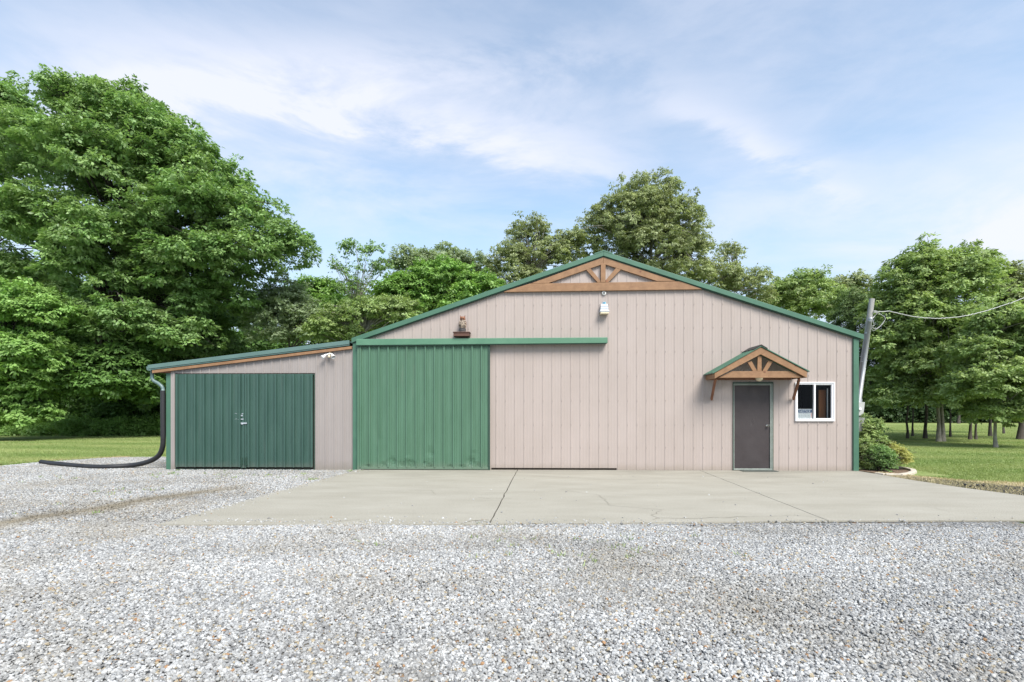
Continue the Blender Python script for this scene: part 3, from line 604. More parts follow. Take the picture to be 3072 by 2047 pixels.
# window
wy = -.03
def PB(xa_, xb_): m_ = MB(); m_.face([(xa_, .006, wB+.05), (xb_, .006, wB+.05), (xb_, .006, wT-.05), (xa_, .006, wT-.05)]); return m_
mb = MB()
def framebox(mb, x0, x1, z0, z1, t, y0, y1): mb.box(x0, x1, y0, y1, z1-t, z1); mb.box(x0, x1, y0, y1, z0, z0+t); mb.box(x0, x0+t, y0, y1, z0+t, z1-t); mb.box(x1-t, x1, y0, y1, z0+t, z1-t)
framebox(mb, wL, wR, wB, wT, .028, -.045, .03)
win = mb.build('window', M['vinyl'], barn, bevel=.003)
mb = MB(); framebox(mb, wL+.030, wR-.030, wB+.030, wT-.030, .028, -.028, .035); mb.box(X(2439.5), X(2444.5), -.036, .03, wB+.055, wT-.055)
sub('sash', mb, M['vinyl'], win, .003)
mb = MB(); framebox(mb, X(2444.6), wR-.060, wB+.0585, wT-.0585, .012, -.012, .02); sub('sliding_sash', mb, M['vinyl'], win, .002)
for xa_, xb_ in ((wL+.05, X(2440)), (X(2444), wR-.05)): sub('pane', PB(xa_, xb_), M['glass'], win)
# room behind the window
mb = MB(); x0, x1, y1, zc = X(2300), X(2560), 2.3, 2.45
mb.face([(x0, y1, 0), (x1, y1, 0), (x1, y1, zc), (x0, y1, zc)]); mb.face([(x0, .1, 0), (x0, y1, 0), (x0, y1, zc), (x0, .1, zc)]); mb.face([(x1, .1, 0), (x1, y1, 0), (x1, y1, zc), (x1, .1, zc)]); mb.face([(x0, .1, zc), (x1, .1, zc), (x1, y1, zc), (x0, y1, zc)])
mb.build('room_lining', M['interior'], barn)
a, b = W(2457, 1253, .35), W(2477, 1170, .35)
mb = MB(); mb.box(a.x, b.x, .35, .40, a.z-.5, b.z); mb.build('interior_board', M['panel'], barn)
a, b = W(2481.2, 1253, .16), W(2484, 1166, .16)
mb = MB(); mb.box(a.x, b.x, .16, .17, a.z-.1, b.z); mb.build('curtain_rod', M['white'], barn)

# door canopy
CY = -.62
def z8(x, y): return (2080 + x/5.8825, 1020 + y/5.8825)
def c8(x, y, Y=CY): return W(*z8(x, y), Y)
ap = c8(1192, 128); lt = c8(376, 588); lb = c8(378, 684); rt = c8(2010, 560); rb = c8(2005, 668); api = c8(1190, 255); ba = c8(1305, 185)
mb = MB(); mb.prism([(lb.x, lb.z), (api.x, api.z), (ba.x, ba.z), (ap.x, ap.z), (lt.x, lt.z)], CY, CY+.045)
cano = mb.build('door_canopy', M['wood'], barn, bevel=.003)
mb = MB(); mb.prism([(api.x+.002, api.z), (rb.x, rb.z), (rt.x, rt.z), (ba.x+.003, ba.z-.001)], CY-.001, CY+.044); sub('rafter', mb, M['wood'], cano, .003)
Y2 = CY+.046
def p8(pts, Y): return [(c8(x, y, Y).x, c8(x, y, Y).z) for x, y in pts]
sub('tie_beam', MB().prism(p8([(440, 668), (1935, 668), (1710, 552), (690, 552)], Y2), Y2, Y2+.04), M['wood'], cano, .003)
sub('king_post', MB().prism(p8([(1130, 551), (1206, 551), (1206, 285), (1138, 285)], Y2), Y2, Y2+.04), M['woodv'], cano, .003)
sub('strut', MB().prism(p8([(1050, 551), (1128, 551), (1030, 375), (958, 395)], Y2), Y2, Y2+.04), M['woodv'], cano, .003)
sub('strut', MB().prism(p8([(1222, 551), (1300, 551), (1402, 385), (1330, 362)], Y2), Y2, Y2+.04), M['woodv'], cano, .003)
wl, wr = lt, rt                                   # roof sheets, soffit boards
for a_, b_, nm in (((lt.x-.045, lt.z-.012), (ap.x, ap.z+.006), 'l'), ((ap.x, ap.z+.006), (rt.x+.045, rt.z-.012), 'r')):
    mb = MB(); n = 10
    mb.prism([(a_[0], a_[1]+.004), (b_[0], b_[1]+.004), (b_[0], b_[1]+.026), (a_[0], a_[1]+.026)], CY-.02, -.005)
    for k in range(3): yk = CY+.08+k*.2; mb.bar((a_[0], yk, a_[1]+.032), (b_[0], yk, b_[1]+.032), .025, .012)
    sub('canopy_roof', mb, M['trim'], cano)
mb = MB(); r0 = ap.z+.033
for k, (s0, s1) in enumerate(((-.18, .02), (-.0, .14))):
    sl = (ap.z-lt.z)/(ap.x-lt.x); mb.prism([(ap.x+s0, r0-abs(s0)*sl), (ap.x+(0 if k == 0 else s0), r0), (ap.x+s1, r0-abs(s1)*sl), (ap.x+s1, r0+.022-abs(s1)*sl), (ap.x, r0+.026), (ap.x+s0, r0+.022-abs(s0)*sl)][0:6], CY-.026-k*.004, -.004)
sub('ridge_shingle', mb, M['shingle'], cano)
# side fascias, bearers and sloping braces
sub('side_fascia', MB().box(lb.x-.001, lb.x+.035, CY+.046, -.022, lb.z+.002, lt.z-.012), M['wood'], cano, .003)
sub('side_fascia', MB().box(rb.x-.036, rb.x, CY+.046, -.022, rb.z+.002, rt.z-.012), M['wood'], cano, .003)
mb = MB(); mb.box(lb.x+.07, rb.x-.07, -.055, -.019, lb.z+.004, lb.z+.09); sub('wall_plate', mb, M['wooddk'], cano)
for (xt, yt, xb_, yb_) in ((390, 690, 320, 1050), (1868, 690, 1765, 1045)):
    a = c8(xt, yt, CY+.10); b = c8(xb_, yb_, -.05)
    mb = MB(); mb.bar(a, b, .045, .075); sub('brace', mb, M['wooddk'], cano, .003)
# lamp under the canopy
lp = c8(1163, 690, -.30); lamp = empty('porch_lamp', lp, 'round cream globe lamp under the cedar door canopy', 'lamp')
mb = MB(); mb.lathe([(.02, .09), (.07, .08), (.085, .045), (.083, .03)], (lp.x, lp.y, lp.z), (0, 0, 1), 20); mb.build('lamp_base', M['brass'], lamp, smooth=True)
mb = MB(); mb.lathe([(.078, .032), (.082, .01), (.07, -.025), (.045, -.048), (.012, -.056)], (lp.x, lp.y, lp.z), (0, 0, 1), 20); mb.build('globe', M['cream'], lamp, smooth=True)
mb = MB(); mb.box(lp.x-.015, lp.x+.015, lp.y-.015, lp.y+.015, lp.z+.088, lb.z+.14); mb.box(lp.x-.02, lp.x+.02, lp.y-.28, lp.y+.26, lb.z+.14, lb.z+.18); mb.build('mounting_arm', M['wooddk'], lamp)

# ------------------------------------------------------------------ lean-to (its parts belong to the barn)
def z1(x, y): return (400 + x/3.267, 960 + y/3.267)
LL, LR = X(512), X(1061)
lt1, lt2 = W(*z1(168, 446)), W(*z1(2128, 204)); lsl = (lt2.z-lt1.z)/(lt2.x-lt1.x)
def ltop(x): return lt1.z + (x-lt1.x)*lsl
ldL, ldR, ldT = X(527), X(945), Z(736, 1120.5)
mb = MB(); ribbed(mb, LL, LR, -.035, lambda x: ltop(x)-.14, .0, X(*[z1(1888, 0)[0]]), [(ldL, ldR, -1, ldT)], pitch=.2286*.985, amp=.7); mb.build('lean_to_wall', M['beige2'], barn)
mb = MB(); mb.face([(LL, .01, -.04), (LL, DEPTH, -.04), (LL, DEPTH, ltop(LL)-.06), (LL, .01, ltop(LL)-.06)]); mb.face([(LL, DEPTH, -.04), (LR, DEPTH, -.04), (LR, DEPTH, ltop(LR)-.06), (LL, DEPTH, ltop(LL)-.06)]); mb.build('lean_to_side_wall', M['trim'], barn)
mb = MB(); mb.prism([(lt1.x, ltop(lt1.x)-.05), (lt2.x, lt2.z-.05), (lt2.x, lt2.z-.02), (lt1.x, ltop(lt1.x)-.02)], -.04, DEPTH+.2)
yy = .15
while yy < DEPTH: mb.bar((lt1.x+.02, yy, ltop(lt1.x+.02)-.012), (lt2.x-.02, yy, lt2.z-.014), .03, .018); yy += .2286
mb.build('lean_to_roof', M['leantrim'], barn)
mb = MB(); mb.prism([(lt1.x, lt1.z-.10), (lt2.x-.002, lt2.z-.10), (lt2.x-.002, lt2.z), (lt1.x, lt1.z)], -.10, -.045); lr = mb.build('lean_to_rake_trim', M['leantrim'], barn, bevel=.006)
sub('drip_edge', MB().prism([(lt1.x+.01, lt1.z-.128), (lt2.x-.003, lt2.z-.128), (lt2.x-.003, lt2.z-.103), (lt1.x+.01, lt1.z-.103)], -.085, -.03), M['leantrim'], lr)
f1_, f2_, f3_, f4_ = W(*z1(205, 525)), W(*z1(2150, 288)), W(*z1(2150, 262)), W(*z1(205, 498))
mb = MB(); mb.prism([(f1_.x, f1_.z), (f2_.x-.001, f2_.z), (f3_.x-.001, f3_.z), (f4_.x, f4_.z)], -.078, -.02); mb.build('lean_to_fascia', M['wood'], barn, bevel=.003)
mb = MB(); mb.box(f1_.x+.02, LL+.0, -.015, .02, f1_.z+.01, f4_.z); mb.build('soffit_return', M['wooddk'], barn)
mb = MB(); mb.box(X(496.5), X(512.5), .02, .10, -.03, ltop(LL)-.135); mb.build('lean_to_corner_trim', M['trim'], barn, bevel=.004)
def shed_leaf(xa, xb, nm, seed):
    m_ = MB(); zb = .03
    ribbed(m_, xa+.012, xb-.03, zb+.02, ldT-.02, -.030, X(z1(533, 0)[0]) if seed == 1 else X(z1(1232, 0)[0]), pitch=.2286*.985, amp=2.2, screws=[Z(700, 1220)], scr=.004)
    o = m_.build('shed_door', M['shed'], barn)
    return o
xm_ = X(736)
d1 = shed_leaf(ldL, xm_, 'l', 1); d2 = shed_leaf(xm_+.006, ldR, 'r', 2)
sub('meeting_stile', MB().box(xm_-.055, xm_-.003, -.052, -.02, .03, ldT-.02), M['shed'], d1, .003)
sub('meeting_stile', MB().box(xm_+.006, xm_+.040, -.046, -.02, .03, ldT-.02), M['shed'], d2, .003)
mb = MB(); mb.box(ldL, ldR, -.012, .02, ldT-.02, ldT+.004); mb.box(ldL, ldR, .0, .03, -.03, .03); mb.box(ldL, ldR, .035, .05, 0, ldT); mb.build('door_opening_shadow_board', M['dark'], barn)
mb = MB(); framebox(mb, ldL+.001, ldR-.001, -.02, ldT-.021, .02, -.010, .03); mb.build('lean_to_door_stop', M['dgreen'], barn)
hb = W(*z1(1096, 1013)); mb = MB(); mb.box(hb.x-.075, hb.x+.075, -.066, -.053, hb.z-.018, hb.z+.018); mb.tube([(hb.x-.045, -.062, hb.z-.01), (hb.x-.045, -.078, hb.z-.03), (hb.x-.02, -.078, hb.z-.03), (hb.x-.02, -.062, hb.z-.01)], .006, 6)
sub('latch', mb, M['alu'], d1, .002)
for (px_, py_, w_, h_) in ((1075, 938, .022, .018), (1078, 973, .035, .012), (1082, 920, .02, .008)):
    q_ = W(*z1(px_, py_)); mb = MB(); mb.box(q_.x-w_, q_.x+w_, -.056, -.0522, q_.z-h_, q_.z+h_); sub('latch_plate', mb, M['alu'], d1)
for (px_, py_, w_) in ((1012, 920, .03), (1020, 975, .05), (968, 962, .008)):
    q_ = W(*z1(px_, py_)); mb = MB(); ribbon_pts = [(q_.x-w_, q_.z), (q_.x-w_*.3, q_.z+.012), (q_.x+w_*.4, q_.z+.004), (q_.x+w_, q_.z-.006)]
    for a, b in zip(ribbon_pts, ribbon_pts[1:]): mb.bar((a[0], -.033, a[1]), (b[0], -.033, b[1]), .003, .006)
    sub('bare_metal_scratch', mb, M['alu'], d1)
for dd, xx in ((d1, xm_-.065), (d2, xm_+.05)):
    mb = MB(); mb.box(xx-.035, xx+.035, -.060, -.05, .10, .28); mb.tube([(xx, -.066, .02), (xx, -.066, .30)], .009, 8); sub('drop_bolt', mb, M['dgreen'], dd)
# gutter end and downspout
gx = W(*z1(180, 480)); mb = MB()
mb.prism([(gx.x-.07, gx.z+.05), (gx.x-.06, gx.z-.03), (gx.x-.02, gx.z-.05), (gx.x+.04, gx.z-.05), (gx.x+.04, gx.z+.05)], -.09, DEPTH); gut = mb.build('gutter', M['leantrim'], barn)
sp_ = [W(*z1(x, y), .03) for x, y in ((183, 500), (184, 572), (200, 598), (245, 622), (278, 650), (290, 672), (291, 700))]
mb = MB(); mb.tube(sp_, .042, 10); sub('downspout', mb, M['spout'], gut, smooth=True)

# black flexible drain hose lying on the gravel
hp = [W(489, 1172, .03), W(489, 1250, .03), W(489.5, 1318, .04), W(487, 1344, .06), W(478.5, 1364, .10), W(461, 1378.5, .15), W(433, 1389, .20), W(396, 1396, .26)] + [G(x, y, .03) for x, y in ((321, 1401), (257, 1399.5), (184, 1393), (124, 1386))]
def smooth_path(P_, n):
    out = []
    for i in range(len(P_)-1):
        p0, p1, p2, p3 = P_[max(i-1,0)], P_[i], P_[i+1], P_[min(i+2, len(P_)-1)]
        m_ = max(2, int((p2-p1).length*n))
        for k in range(m_):
            t = k/m_; out.append(.5*((2*p1)+(-p0+p2)*t+(2*p0-5*p1+4*p2-p3)*t*t+(-p0+3*p1-3*p2+p3)*t**3))
    out.append(P_[-1]); return out
hs = smooth_path(hp, 70)
mb = MB(); mb.tube(hs, .058, 14, cap=False, ripple=.05)
hose = mb.build('drain_hose', M['hose'], smooth=True); tag(hose, 'black corrugated drain hose running from the downspout across the white gravel', 'drain hose')
mb = MB(); mb.tube(hs[-3:], [.047, .047, .047], 12, cap=False); en = hs[-1]; mb.lathe([(.044, 0), (.001, .002)], hs[-3], (hs[-1]-hs[-3]), 12); o = mb.build('hose_mouth', M['dark']); o.parent = hose

# ------------------------------------------------------------------ fittings on the front wall
# owl on its shelf
sh0, sh1 = W(1363, 1003), W(1413, 1003); mb = MB(); mb.box(sh0.x, sh1.x, -.26, -.018, sh0.z, sh0.z+.022); mb.box(sh0.x+.012, sh1.x-.012, -.245, -.018, Z(1388, 1013), sh0.z-.0005); shf = mb.build('owl_shelf', M['shelf'], barn, bevel=.003)
for x in (sh0.x+.06, sh1.x-.08): sub('bracket', MB().prism([(x, sh0.z-.06), (x+.02, sh0.z-.06), (x+.02, sh0.z-.001), (x, sh0.z-.001)], -.24, -.018), M['shelf'], shf)
ob = Vector(((W(1388, 1003, -.14)).x, -.14, sh0.z+.022))
owl = empty('owl_decoy', ob, 'brown mottled plastic owl with ear tufts on a small shelf above the sliding door track', 'owl decoy')
H = .385
mb = MB(); mb.lathe([(.062, 0), (.078, .03), (.080, .07), (.070, .10)], ob, (0,0,1), 16, (1, .8)); mb.build('perch', M['owlbase'], owl, smooth=True)
mb = MB(); mb.lathe([(.058, .088), (.082, .12), (.094, .17), (.092, .22), (.080, .265), (.062, .29), (.058, .298)], ob, (0,0,1), 20, (1, .82)); mb.build('body', M['owl'], owl, smooth=True)
mb = MB(); mb.lathe([(.052, .292), (.064, .305), (.070, .33), (.064, .358), (.045, .378), (.012, .388)], ob, (0,0,1), 20, (1, .88))
for s in (-1, 1): mb.lathe([(.020, 0), (.013, .022), (.002, .052)], ob+Vector((s*.046, -.01, .365)), (s*.35, -.1, 1), 8)
hd = mb.build('head', M['owlhead'], owl, smooth=True)
for s in (-1, 1):
    mb = MB(); mb.lathe([(.006, 0), (.016, .004), (.014, .012), (.004, .015)], ob+Vector((s*.025, -.056, .342)), (s*.3, -1, 0), 12); o = mb.build('eye', M['eye']); o.parent = hd
mb = MB(); mb.lathe([(.010, 0), (.006, .018), (.001, .03)], ob+Vector((0, -.062, .332)), (0, -.5, -1), 8); o = mb.build('beak', M['owlbase']); o.parent = hd
for s in (-1, 1):
    mb = MB(); mb.lathe([(.006, .11), (.022, .15), (.026, .2), (.018, .25), (.004, .27)], ob+Vector((s*.076, .0, 0)), (0,0,1), 10, (.6, 1.6)); mb.build('wing', M['owlhead'], owl, smooth=True)
# white disc below the truss
dc = W(1811.5, 880.5); mb = MB(); mb.lathe([(.050, 0), (.052, .012), (.044, .022), (.02, .026)], (dc.x, -.018, dc.z), (0, -1, 0), 24)
tag(mb.build('wall_cap', M['white'], smooth=True), 'small white round cap on the wall just under the gable truss', 'wall cap')
# dusk-to-dawn light
sx = W(1811, 938); sec = empty('security_light', (sx.x, -.02, sx.z), 'square white security light with a blue sensor, high on the wall under the truss', 'security light')
q0 = W(1811, 924); zb_, zt_ = Z(1811, 941.5), Z(1811, 912)
mb = MB(); mb.prism([(sx.x-.10, zb_+.04), (sx.x+.10, zb_+.04), (sx.x+.085, zt_-.03), (sx.x-.085, zt_-.03)], -.12, -.018); mb.build('housing', M['alu'], sec, bevel=.008)
mb = MB()
for k in range(3): mb.box(sx.x-.092+.002*k, sx.x+.092-.002*k, -.128, -.12, zb_+.06+k*.05, zb_+.075+k*.05)
mb.build('cooling_fins', M['white'], sec)
mb = MB(); mb.box(sx.x-.112, sx.x+.108, -.19, -.016, zb_+.014, zb_+.04); mb.build('rim', M['alu'], sec, bevel=.004)
mb = MB(); mb.box(sx.x-.10, sx.x+.10, -.18, -.02, zb_-.03, zb_+.0135); mb.build('lens', M['cream'], sec, bevel=.006)
mb = MB(); mb.box(sx.x-.035, sx.x+.035, -.10, -.03, zt_-.03, zt_+.025); se = mb.build('sensor', M['camblue'], sec, bevel=.006)
mb = MB(); mb.lathe([(.017, 0), (.017, .006), (.01, .008)], (sx.x-.008, -.10, zt_+.0), (0, -1, 0), 14); mb.build('sensor_eye', M['dark'], sec)
# twin floodlight
def z3b(x, y): return W(940 + x/26.13, 1040 + y/26.13, -.10)
fc = z3b(1240, 540); fl_ = empty('twin_floodlight', (fc.x, -.03, fc.z), 'white twin-head floodlight with motion sensor, under the lean-to fascia', 'floodlight')
mb = MB(); mb.lathe([(.045, 0), (.045, .012), (.03, .03), (.022, .07)], (fc.x, -.018, fc.z), (0, -1, 0), 16); mb.build('base', M['cream'], fl_, smooth=True)
for (a, b) in ((z3b(1010, 640), z3b(760, 880)), (z3b(1470, 620), z3b(1640, 860))):
    a, b = Vector(a), Vector(b); b.y -= .05; d_ = (b-a)
    mb = MB(); mb.tube([(fc.x, -.08, fc.z), a], .014, 8); mb.lathe([(.026, 0), (.030, d_.length*.45), (.034, d_.length*.5), (.056, d_.length*1.0), (.050, d_.length*1.0), (.03, d_.length*.8)], a, d_, 18); mb.build('lamp_head', M['white'], fl_, smooth=True)
s_ = z3b(1240, 790); mb = MB(); mb.lathe([(.012, .06), (.030, .03), (.034, 0), (.026, -.022), (.008, -.03)], s_, (0, 0, 1), 14); mb.build('motion_sensor', M['cream'], fl_, smooth=True)

# notice sign standing in the left pane
def zs(x, y, Y=.022): return W(2360 + x/9.8, 1130 + y/9.8, Y)
sa, sb_ = zs(318, 1240), zs(752, 955)
def rounded(x0, x1, z0, z1, r, top=True):
    pts = [(x0, z0), (x1, z0)]
    for cx_, a0 in ((x1-r, 0), (x0+r, 90)):
        for k in range(6): t = R(a0+k*18); pts.append((cx_+r*math.cos(t), z1-r+r*math.sin(t)))
    return pts
sign = empty('notice_sign', (sa.x, .022, sa.z), 'white and blue NOTICE placard standing inside the left window pane', 'sign')
mb = MB(); mb.prism(rounded(sa.x, sb_.x, sa.z-.01, sb_.z, .02), .022, .025); mb.build('placard', M['signw'], sign)
ha, hb_ = zs(340, 1062), zs(742, 972); mb = MB(); mb.prism(rounded(ha.x, hb_.x, ha.z, hb_.z, .012), .0200, .0216); mb.build('header_band', M['blue'], sign)
def text(body, cx_, cz_, w, h, material, Y, name, shear=0, bold=0):
    cu = bpy.data.curves.new('txt', 'FONT'); cu.body = body; cu.size = 1; cu.shear = shear; cu.offset = bold
    to = bpy.data.objects.new('txt', cu); COL.objects.link(to); dg = bpy.context.evaluated_depsgraph_get(); dg.update()
    me_ = bpy.data.meshes.new_from_object(to.evaluated_get(dg)); bpy.data.objects.remove(to); bpy.data.curves.remove(cu)
    co = np.array([v.co[:] for v in me_.vertices]); mn, mxv = co.min(0), co.max(0)
    for v in me_.vertices:
        v.co = ((v.co.x-mn[0])/(mxv[0]-mn[0])*w - w/2 + cx_, Y, (v.co.y-mn[1])/(mxv[1]-mn[1])*h - h/2 + cz_)
    me_.materials.clear(); me_.materials.append(material); me_.update()
    o = bpy.data.objects.new(name, me_); COL.objects.link(o); o.parent = sign; o.matrix_parent_inverse = Matrix.Translation(-sign.location); return o
text('NOTICE', (ha.x+hb_.x)/2-.003, (ha.z+hb_.z)/2, (hb_.x-ha.x)*.84, (hb_.z-ha.z)*.60, M['signw'], .0192, 'lettering', .2, .012)
for k, s in enumerate(('THIS PROPERTY', 'IS PROTECTED', 'BY ELECTRONIC', 'SURVEILLANCE')):
    a_ = zs(360, 1080+k*46); b_ = zs(690, 1106+k*46); text(s, (a_.x+b_.x)/2, (a_.z+b_.z)/2, b_.x-a_.x, a_.z-b_.z, M['ink'], .0212, 'lettering', 0, .02)
a_, b_ = zs(712, 1200), zs(738, 1072); mb = MB(); mb.box(a_.x, b_.x, .0206, .0216, a_.z, b_.z); mb.build('red_stripe', M['pink'], sign)

# ------------------------------------------------------------------ service pole
PY = 1.3
def z7(x, y, Y=PY): return W(2540 + x/3.267, 860 + y/3.267, Y)
pt = z7(248, 122); pm = z7(128, 1000); dvec = (pt-pm).normalized(); pbase = pm + dvec*((GZ-.3-pm.z)/dvec.z)
pole = empty('service_pole', (pbase.x, PY, 0), 'leaning grey wooden service pole with metal conduit beside the right corner of the barn', 'utility pole')
mb = MB(); mb.tube([pbase + (pt-pbase)*k/8 for k in range(9)], [.083-.0022*k for k in range(9)], 14); mb.build('post', M['polewood'], pole, smooth=False)
ca, cb_ = z7(228, 335, PY-.12), z7(120, 1135, PY-.12)
mb = MB(); mb.tube([cb_, ca], .039, 12); mb.build('conduit', M['galv'], pole, smooth=True)
mb = MB(); ww = z7(182, 800, PY-.13); w2 = z7(150, 985, PY-.13); mb.tube([w2, ww], .010, 8); mb.build('ground_wire_pipe', M['vinyl'], pole)
mb = MB(); hd_ = ca; mb.lathe([(.040, -.02), (.055, .02), (.052, .06), (.03, .09), (.008, .10)], hd_, dvec + Vector((0, -.25, 0)), 14); mb.build('weatherhead', M['galv'], pole, smooth=True)
for t in (.15, .5, .85):
    p_ = ca.lerp(cb_, t); mb = MB(); mb.lathe([(.05, -.012), (.05, .012)], p_+Vector((0, .03, 0)), dvec, 14); mb.build('pipe_strap', M['alu'], pole)
m0, m1 = z7(92, 1265, PY-.16), z7(155, 1135, PY-.16); tilt = dvec.x/dvec.z
mb = MB(); hgt = m1.z-m0.z; mb.prism([(m0.x-.02, m0.z), (m0.x+.125, m0.z), (m1.x, m1.z), (m1.x-.17, m1.z)], PY-.26, PY-.10); meter = mb.build('meter_box', M['grey'], pole, bevel=.006)
mc = z7(116, 1200, PY-.26); mb = MB(); mb.lathe([(.060, 0), (.062, .02), (.052, .05), (.045, .075), (.01, .08)], mc+Vector((0, .005, 0)), (0, -1, 0), 20); o = mb.build('meter_dial', M['galv']); o.parent = meter
mb = MB(); mb.lathe([(.035, 0), (.03, .004)], mc+Vector((0, -.074, 0)), (0, -1, 0), 16); o = mb.build('dial_face', M['signw']); o.parent = meter
n0, n1 = z7(90, 1420, PY-.16), z7(160, 1285, PY-.16); mb = MB(); mb.prism([(n0.x, n0.z-.1), (n1.x-.04, n0.z-.1), (n1.x, n1.z), (n0.x+.02, n1.z)], PY-.24, PY-.08); mb.build('breaker_box', M['grey'], pole, bevel=.008)
mb = MB(); mb.bar(z7(138, 1100, PY-.12), z7(122, 1400, PY-.12), .05, .05); mb.build('lower_conduit', M['galv'], pole)
def z5(x, y, Y): return W(2480 + x/2.449, 860 + y/2.449, Y)
wp = [(345,180,PY-.1),(400,186,PY),(460,183,PY+.1),(560,205,PY+.3),(720,230,PY+.7),(900,230,PY+1.2),(1050,208,PY+1.7),(1200,170,PY+2.3),(1300,137,PY+2.7),(1450,82,PY+3.3),(1700,-40,PY+4.5),(2100,-270,PY+6.5)]
ws = smooth_path([z5(x, y, Y) for x, y, Y in wp], 12); r_ = random.Random(3)
mb = MB(); mb.tube([p + Vector((0, 0, r_.gauss(0, .005))) for p in ws], .011, 6)
mb.tube([z5(345, 180, PY-.1), z5(375, 192, PY-.1), z5(345, 225, PY-.12), z5(330, 240, PY-.14)], .011, 6)
for k, pts in enumerate((((330,240),(322,270),(335,320),(352,322),(390,295),(425,250)), ((335,240),(350,285),(330,290)), ((345,190),(380,195),(430,230),(420,260),(395,290),(360,310),(335,300)))):
    mb.tube(smooth_path([z5(x, y, PY-.12-.02*k) for x, y in pts], 30), .007, 5)
tag(mb.build('service_cable', M['wire']), 'sagging pale overhead service cable running right from the leaning pole', 'cable')

# four black ground spikes at the edge of the slab
mb = MB(); mb.lathe([(.006, 0), (.011, .03), (.011, .045), (.026, .047), (.026, .058), (.010, .062)], (0, 0, 0), (0, 0, 1), 10)
spk = None
lab = ['leftmost, tallest of the four small black ground spikes beside the slab', 'second black ground spike from the left beside the slab, set nearest the slab', 'third black ground spike from the left in the dry verge', 'rightmost of the four small black ground spikes in the dry verge']
for k, (px_, py_) in enumerate(((2893.6, 1463), (2911, 1465.5), (2932.5, 1463), (2949.6, 1463.5))):
    q_ = G(px_, py_, GZ)
    if k == 0: spk = o = mb.build('ground_spike', M['hose'])
    else: o = spk.copy(); COL.objects.link(o)
    o.location = (q_.x, q_.y, GZ); o.scale = (1.1, 1.1, (1.25, .85, 1, .95)[k]); o.rotation_euler = (R((3, -8, 6, -4)[k]), R((5, 9, -7, 3)[k]), 0)
    tag(o, lab[k], 'ground spike', 'black spikes beside the concrete slab')

# ------------------------------------------------------------------ foliage
def leaf_mat(name, a, b, trans=.36, gloss=.03):
    m = bpy.data.materials.new(name); m.use_nodes = True; t = m.node_tree; t.nodes.clear()
    at = N(t, 'ShaderNodeAttribute'); at.attribute_name = 'tint'; sc = N(t, 'ShaderNodeSeparateColor'); lk(t, at.outputs['Color'], sc.inputs[0])
    x = N(t, 'ShaderNodeMix', _data_type='RGBA'); x.inputs['A'].default_value = (*a, 1); x.inputs['B'].default_value = (*b, 1); lk(t, sc.outputs[0], x.inputs['Factor'])
    hs_ = N(t, 'ShaderNodeHueSaturation'); lk(t, x.outputs['Result'], hs_.inputs['Color'])
    mr = N(t, 'ShaderNodeMapRange'); mr.inputs['To Min'].default_value = .78; mr.inputs['To Max'].default_value = 1.62; lk(t, sc.outputs[1], mr.inputs['Value']); lk(t, mr.outputs[0], hs_.inputs['Value'])
    d = N(t, 'ShaderNodeBsdfDiffuse'); tl = N(t, 'ShaderNodeBsdfTranslucent'); gl_ = N(t, 'ShaderNodeBsdfGlossy', Roughness=.45); gl_.inputs[0].default_value = (.9, 1, .9, 1)
    lk(t, hs_.outputs[0], d.inputs[0]); tm = N(t, 'ShaderNodeMix', _data_type='RGBA', _blend_type='MULTIPLY'); tm.inputs['Factor'].default_value = 1; tm.inputs['B'].default_value = (1.1, 1.15, .7, 1)
    lk(t, hs_.outputs[0], tm.inputs['A']); lk(t, tm.outputs['Result'], tl.inputs[0])
    m1 = N(t, 'ShaderNodeMixShader'); m1.inputs[0].default_value = trans; lk(t, d.outputs[0], m1.inputs[1]); lk(t, tl.outputs[0], m1.inputs[2])
    m2_ = N(t, 'ShaderNodeMixShader'); m2_.inputs[0].default_value = gloss; lk(t, m1.outputs[0], m2_.inputs[1]); lk(t, gl_.outputs[0], m2_.inputs[2])
    o = N(t, 'ShaderNodeOutputMaterial'); lk(t, m2_.outputs[0], o.inputs[0]); return m
L = {}
L['mid'] = leaf_mat('fresh_green_leaves', (0.117, 0.226, 0.063), (0.264, 0.361, 0.149))
L['bright'] = leaf_mat('bright_green_leaves', (0.139, 0.265, 0.061), (0.261, 0.390, 0.122))
L['oak'] = leaf_mat('grey_green_leaves', (0.162, 0.204, 0.090), (0.348, 0.377, 0.200))
L['grey'] = leaf_mat('silvery_leaves', (.20, .26, .14), (.34, .40, .26))
L['maple'] = leaf_mat('maple_leaves', (0.150, 0.235, 0.078), (0.338, 0.407, 0.168))
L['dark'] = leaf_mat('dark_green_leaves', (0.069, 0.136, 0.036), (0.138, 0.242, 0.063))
L['deep'] = leaf_mat('shade_darkened_leaves', (.030, .055, .018), (.05, .09, .03), .2)  # leaf colour darkened to stand in for the shade inside the far wood
L['cedar'] = leaf_mat('cedar_sprays', (.08, .13, .05), (.15, .21, .08), .15)
L['gold'] = leaf_mat('golden_shrub_leaves', (.26, .28, .07), (.45, .42, .16))
L['yg'] = leaf_mat('yellow_green_leaves', (.16, .25, .08), (.34, .40, .17))
M['bark'] = mat('grey_brown_bark', (.045, .037, .030), .95, (.085, .075, .062), 9, (1, 1, .3), bump=.8, bscale=25, bstretch=(1, 1, .2))
M['barkpale'] = mat('pale_lichened_bark', (.17, .16, .13), .95, (.30, .28, .24), 10, (1, 1, .4), bump=.8, bscale=25, bstretch=(1, 1, .3))
M['barkdk'] = mat('dark_bark', (.035, .029, .024), .95, (.07, .06, .05), 9, (1, 1, .3), bump=.8, bscale=25, bstretch=(1, 1, .2))

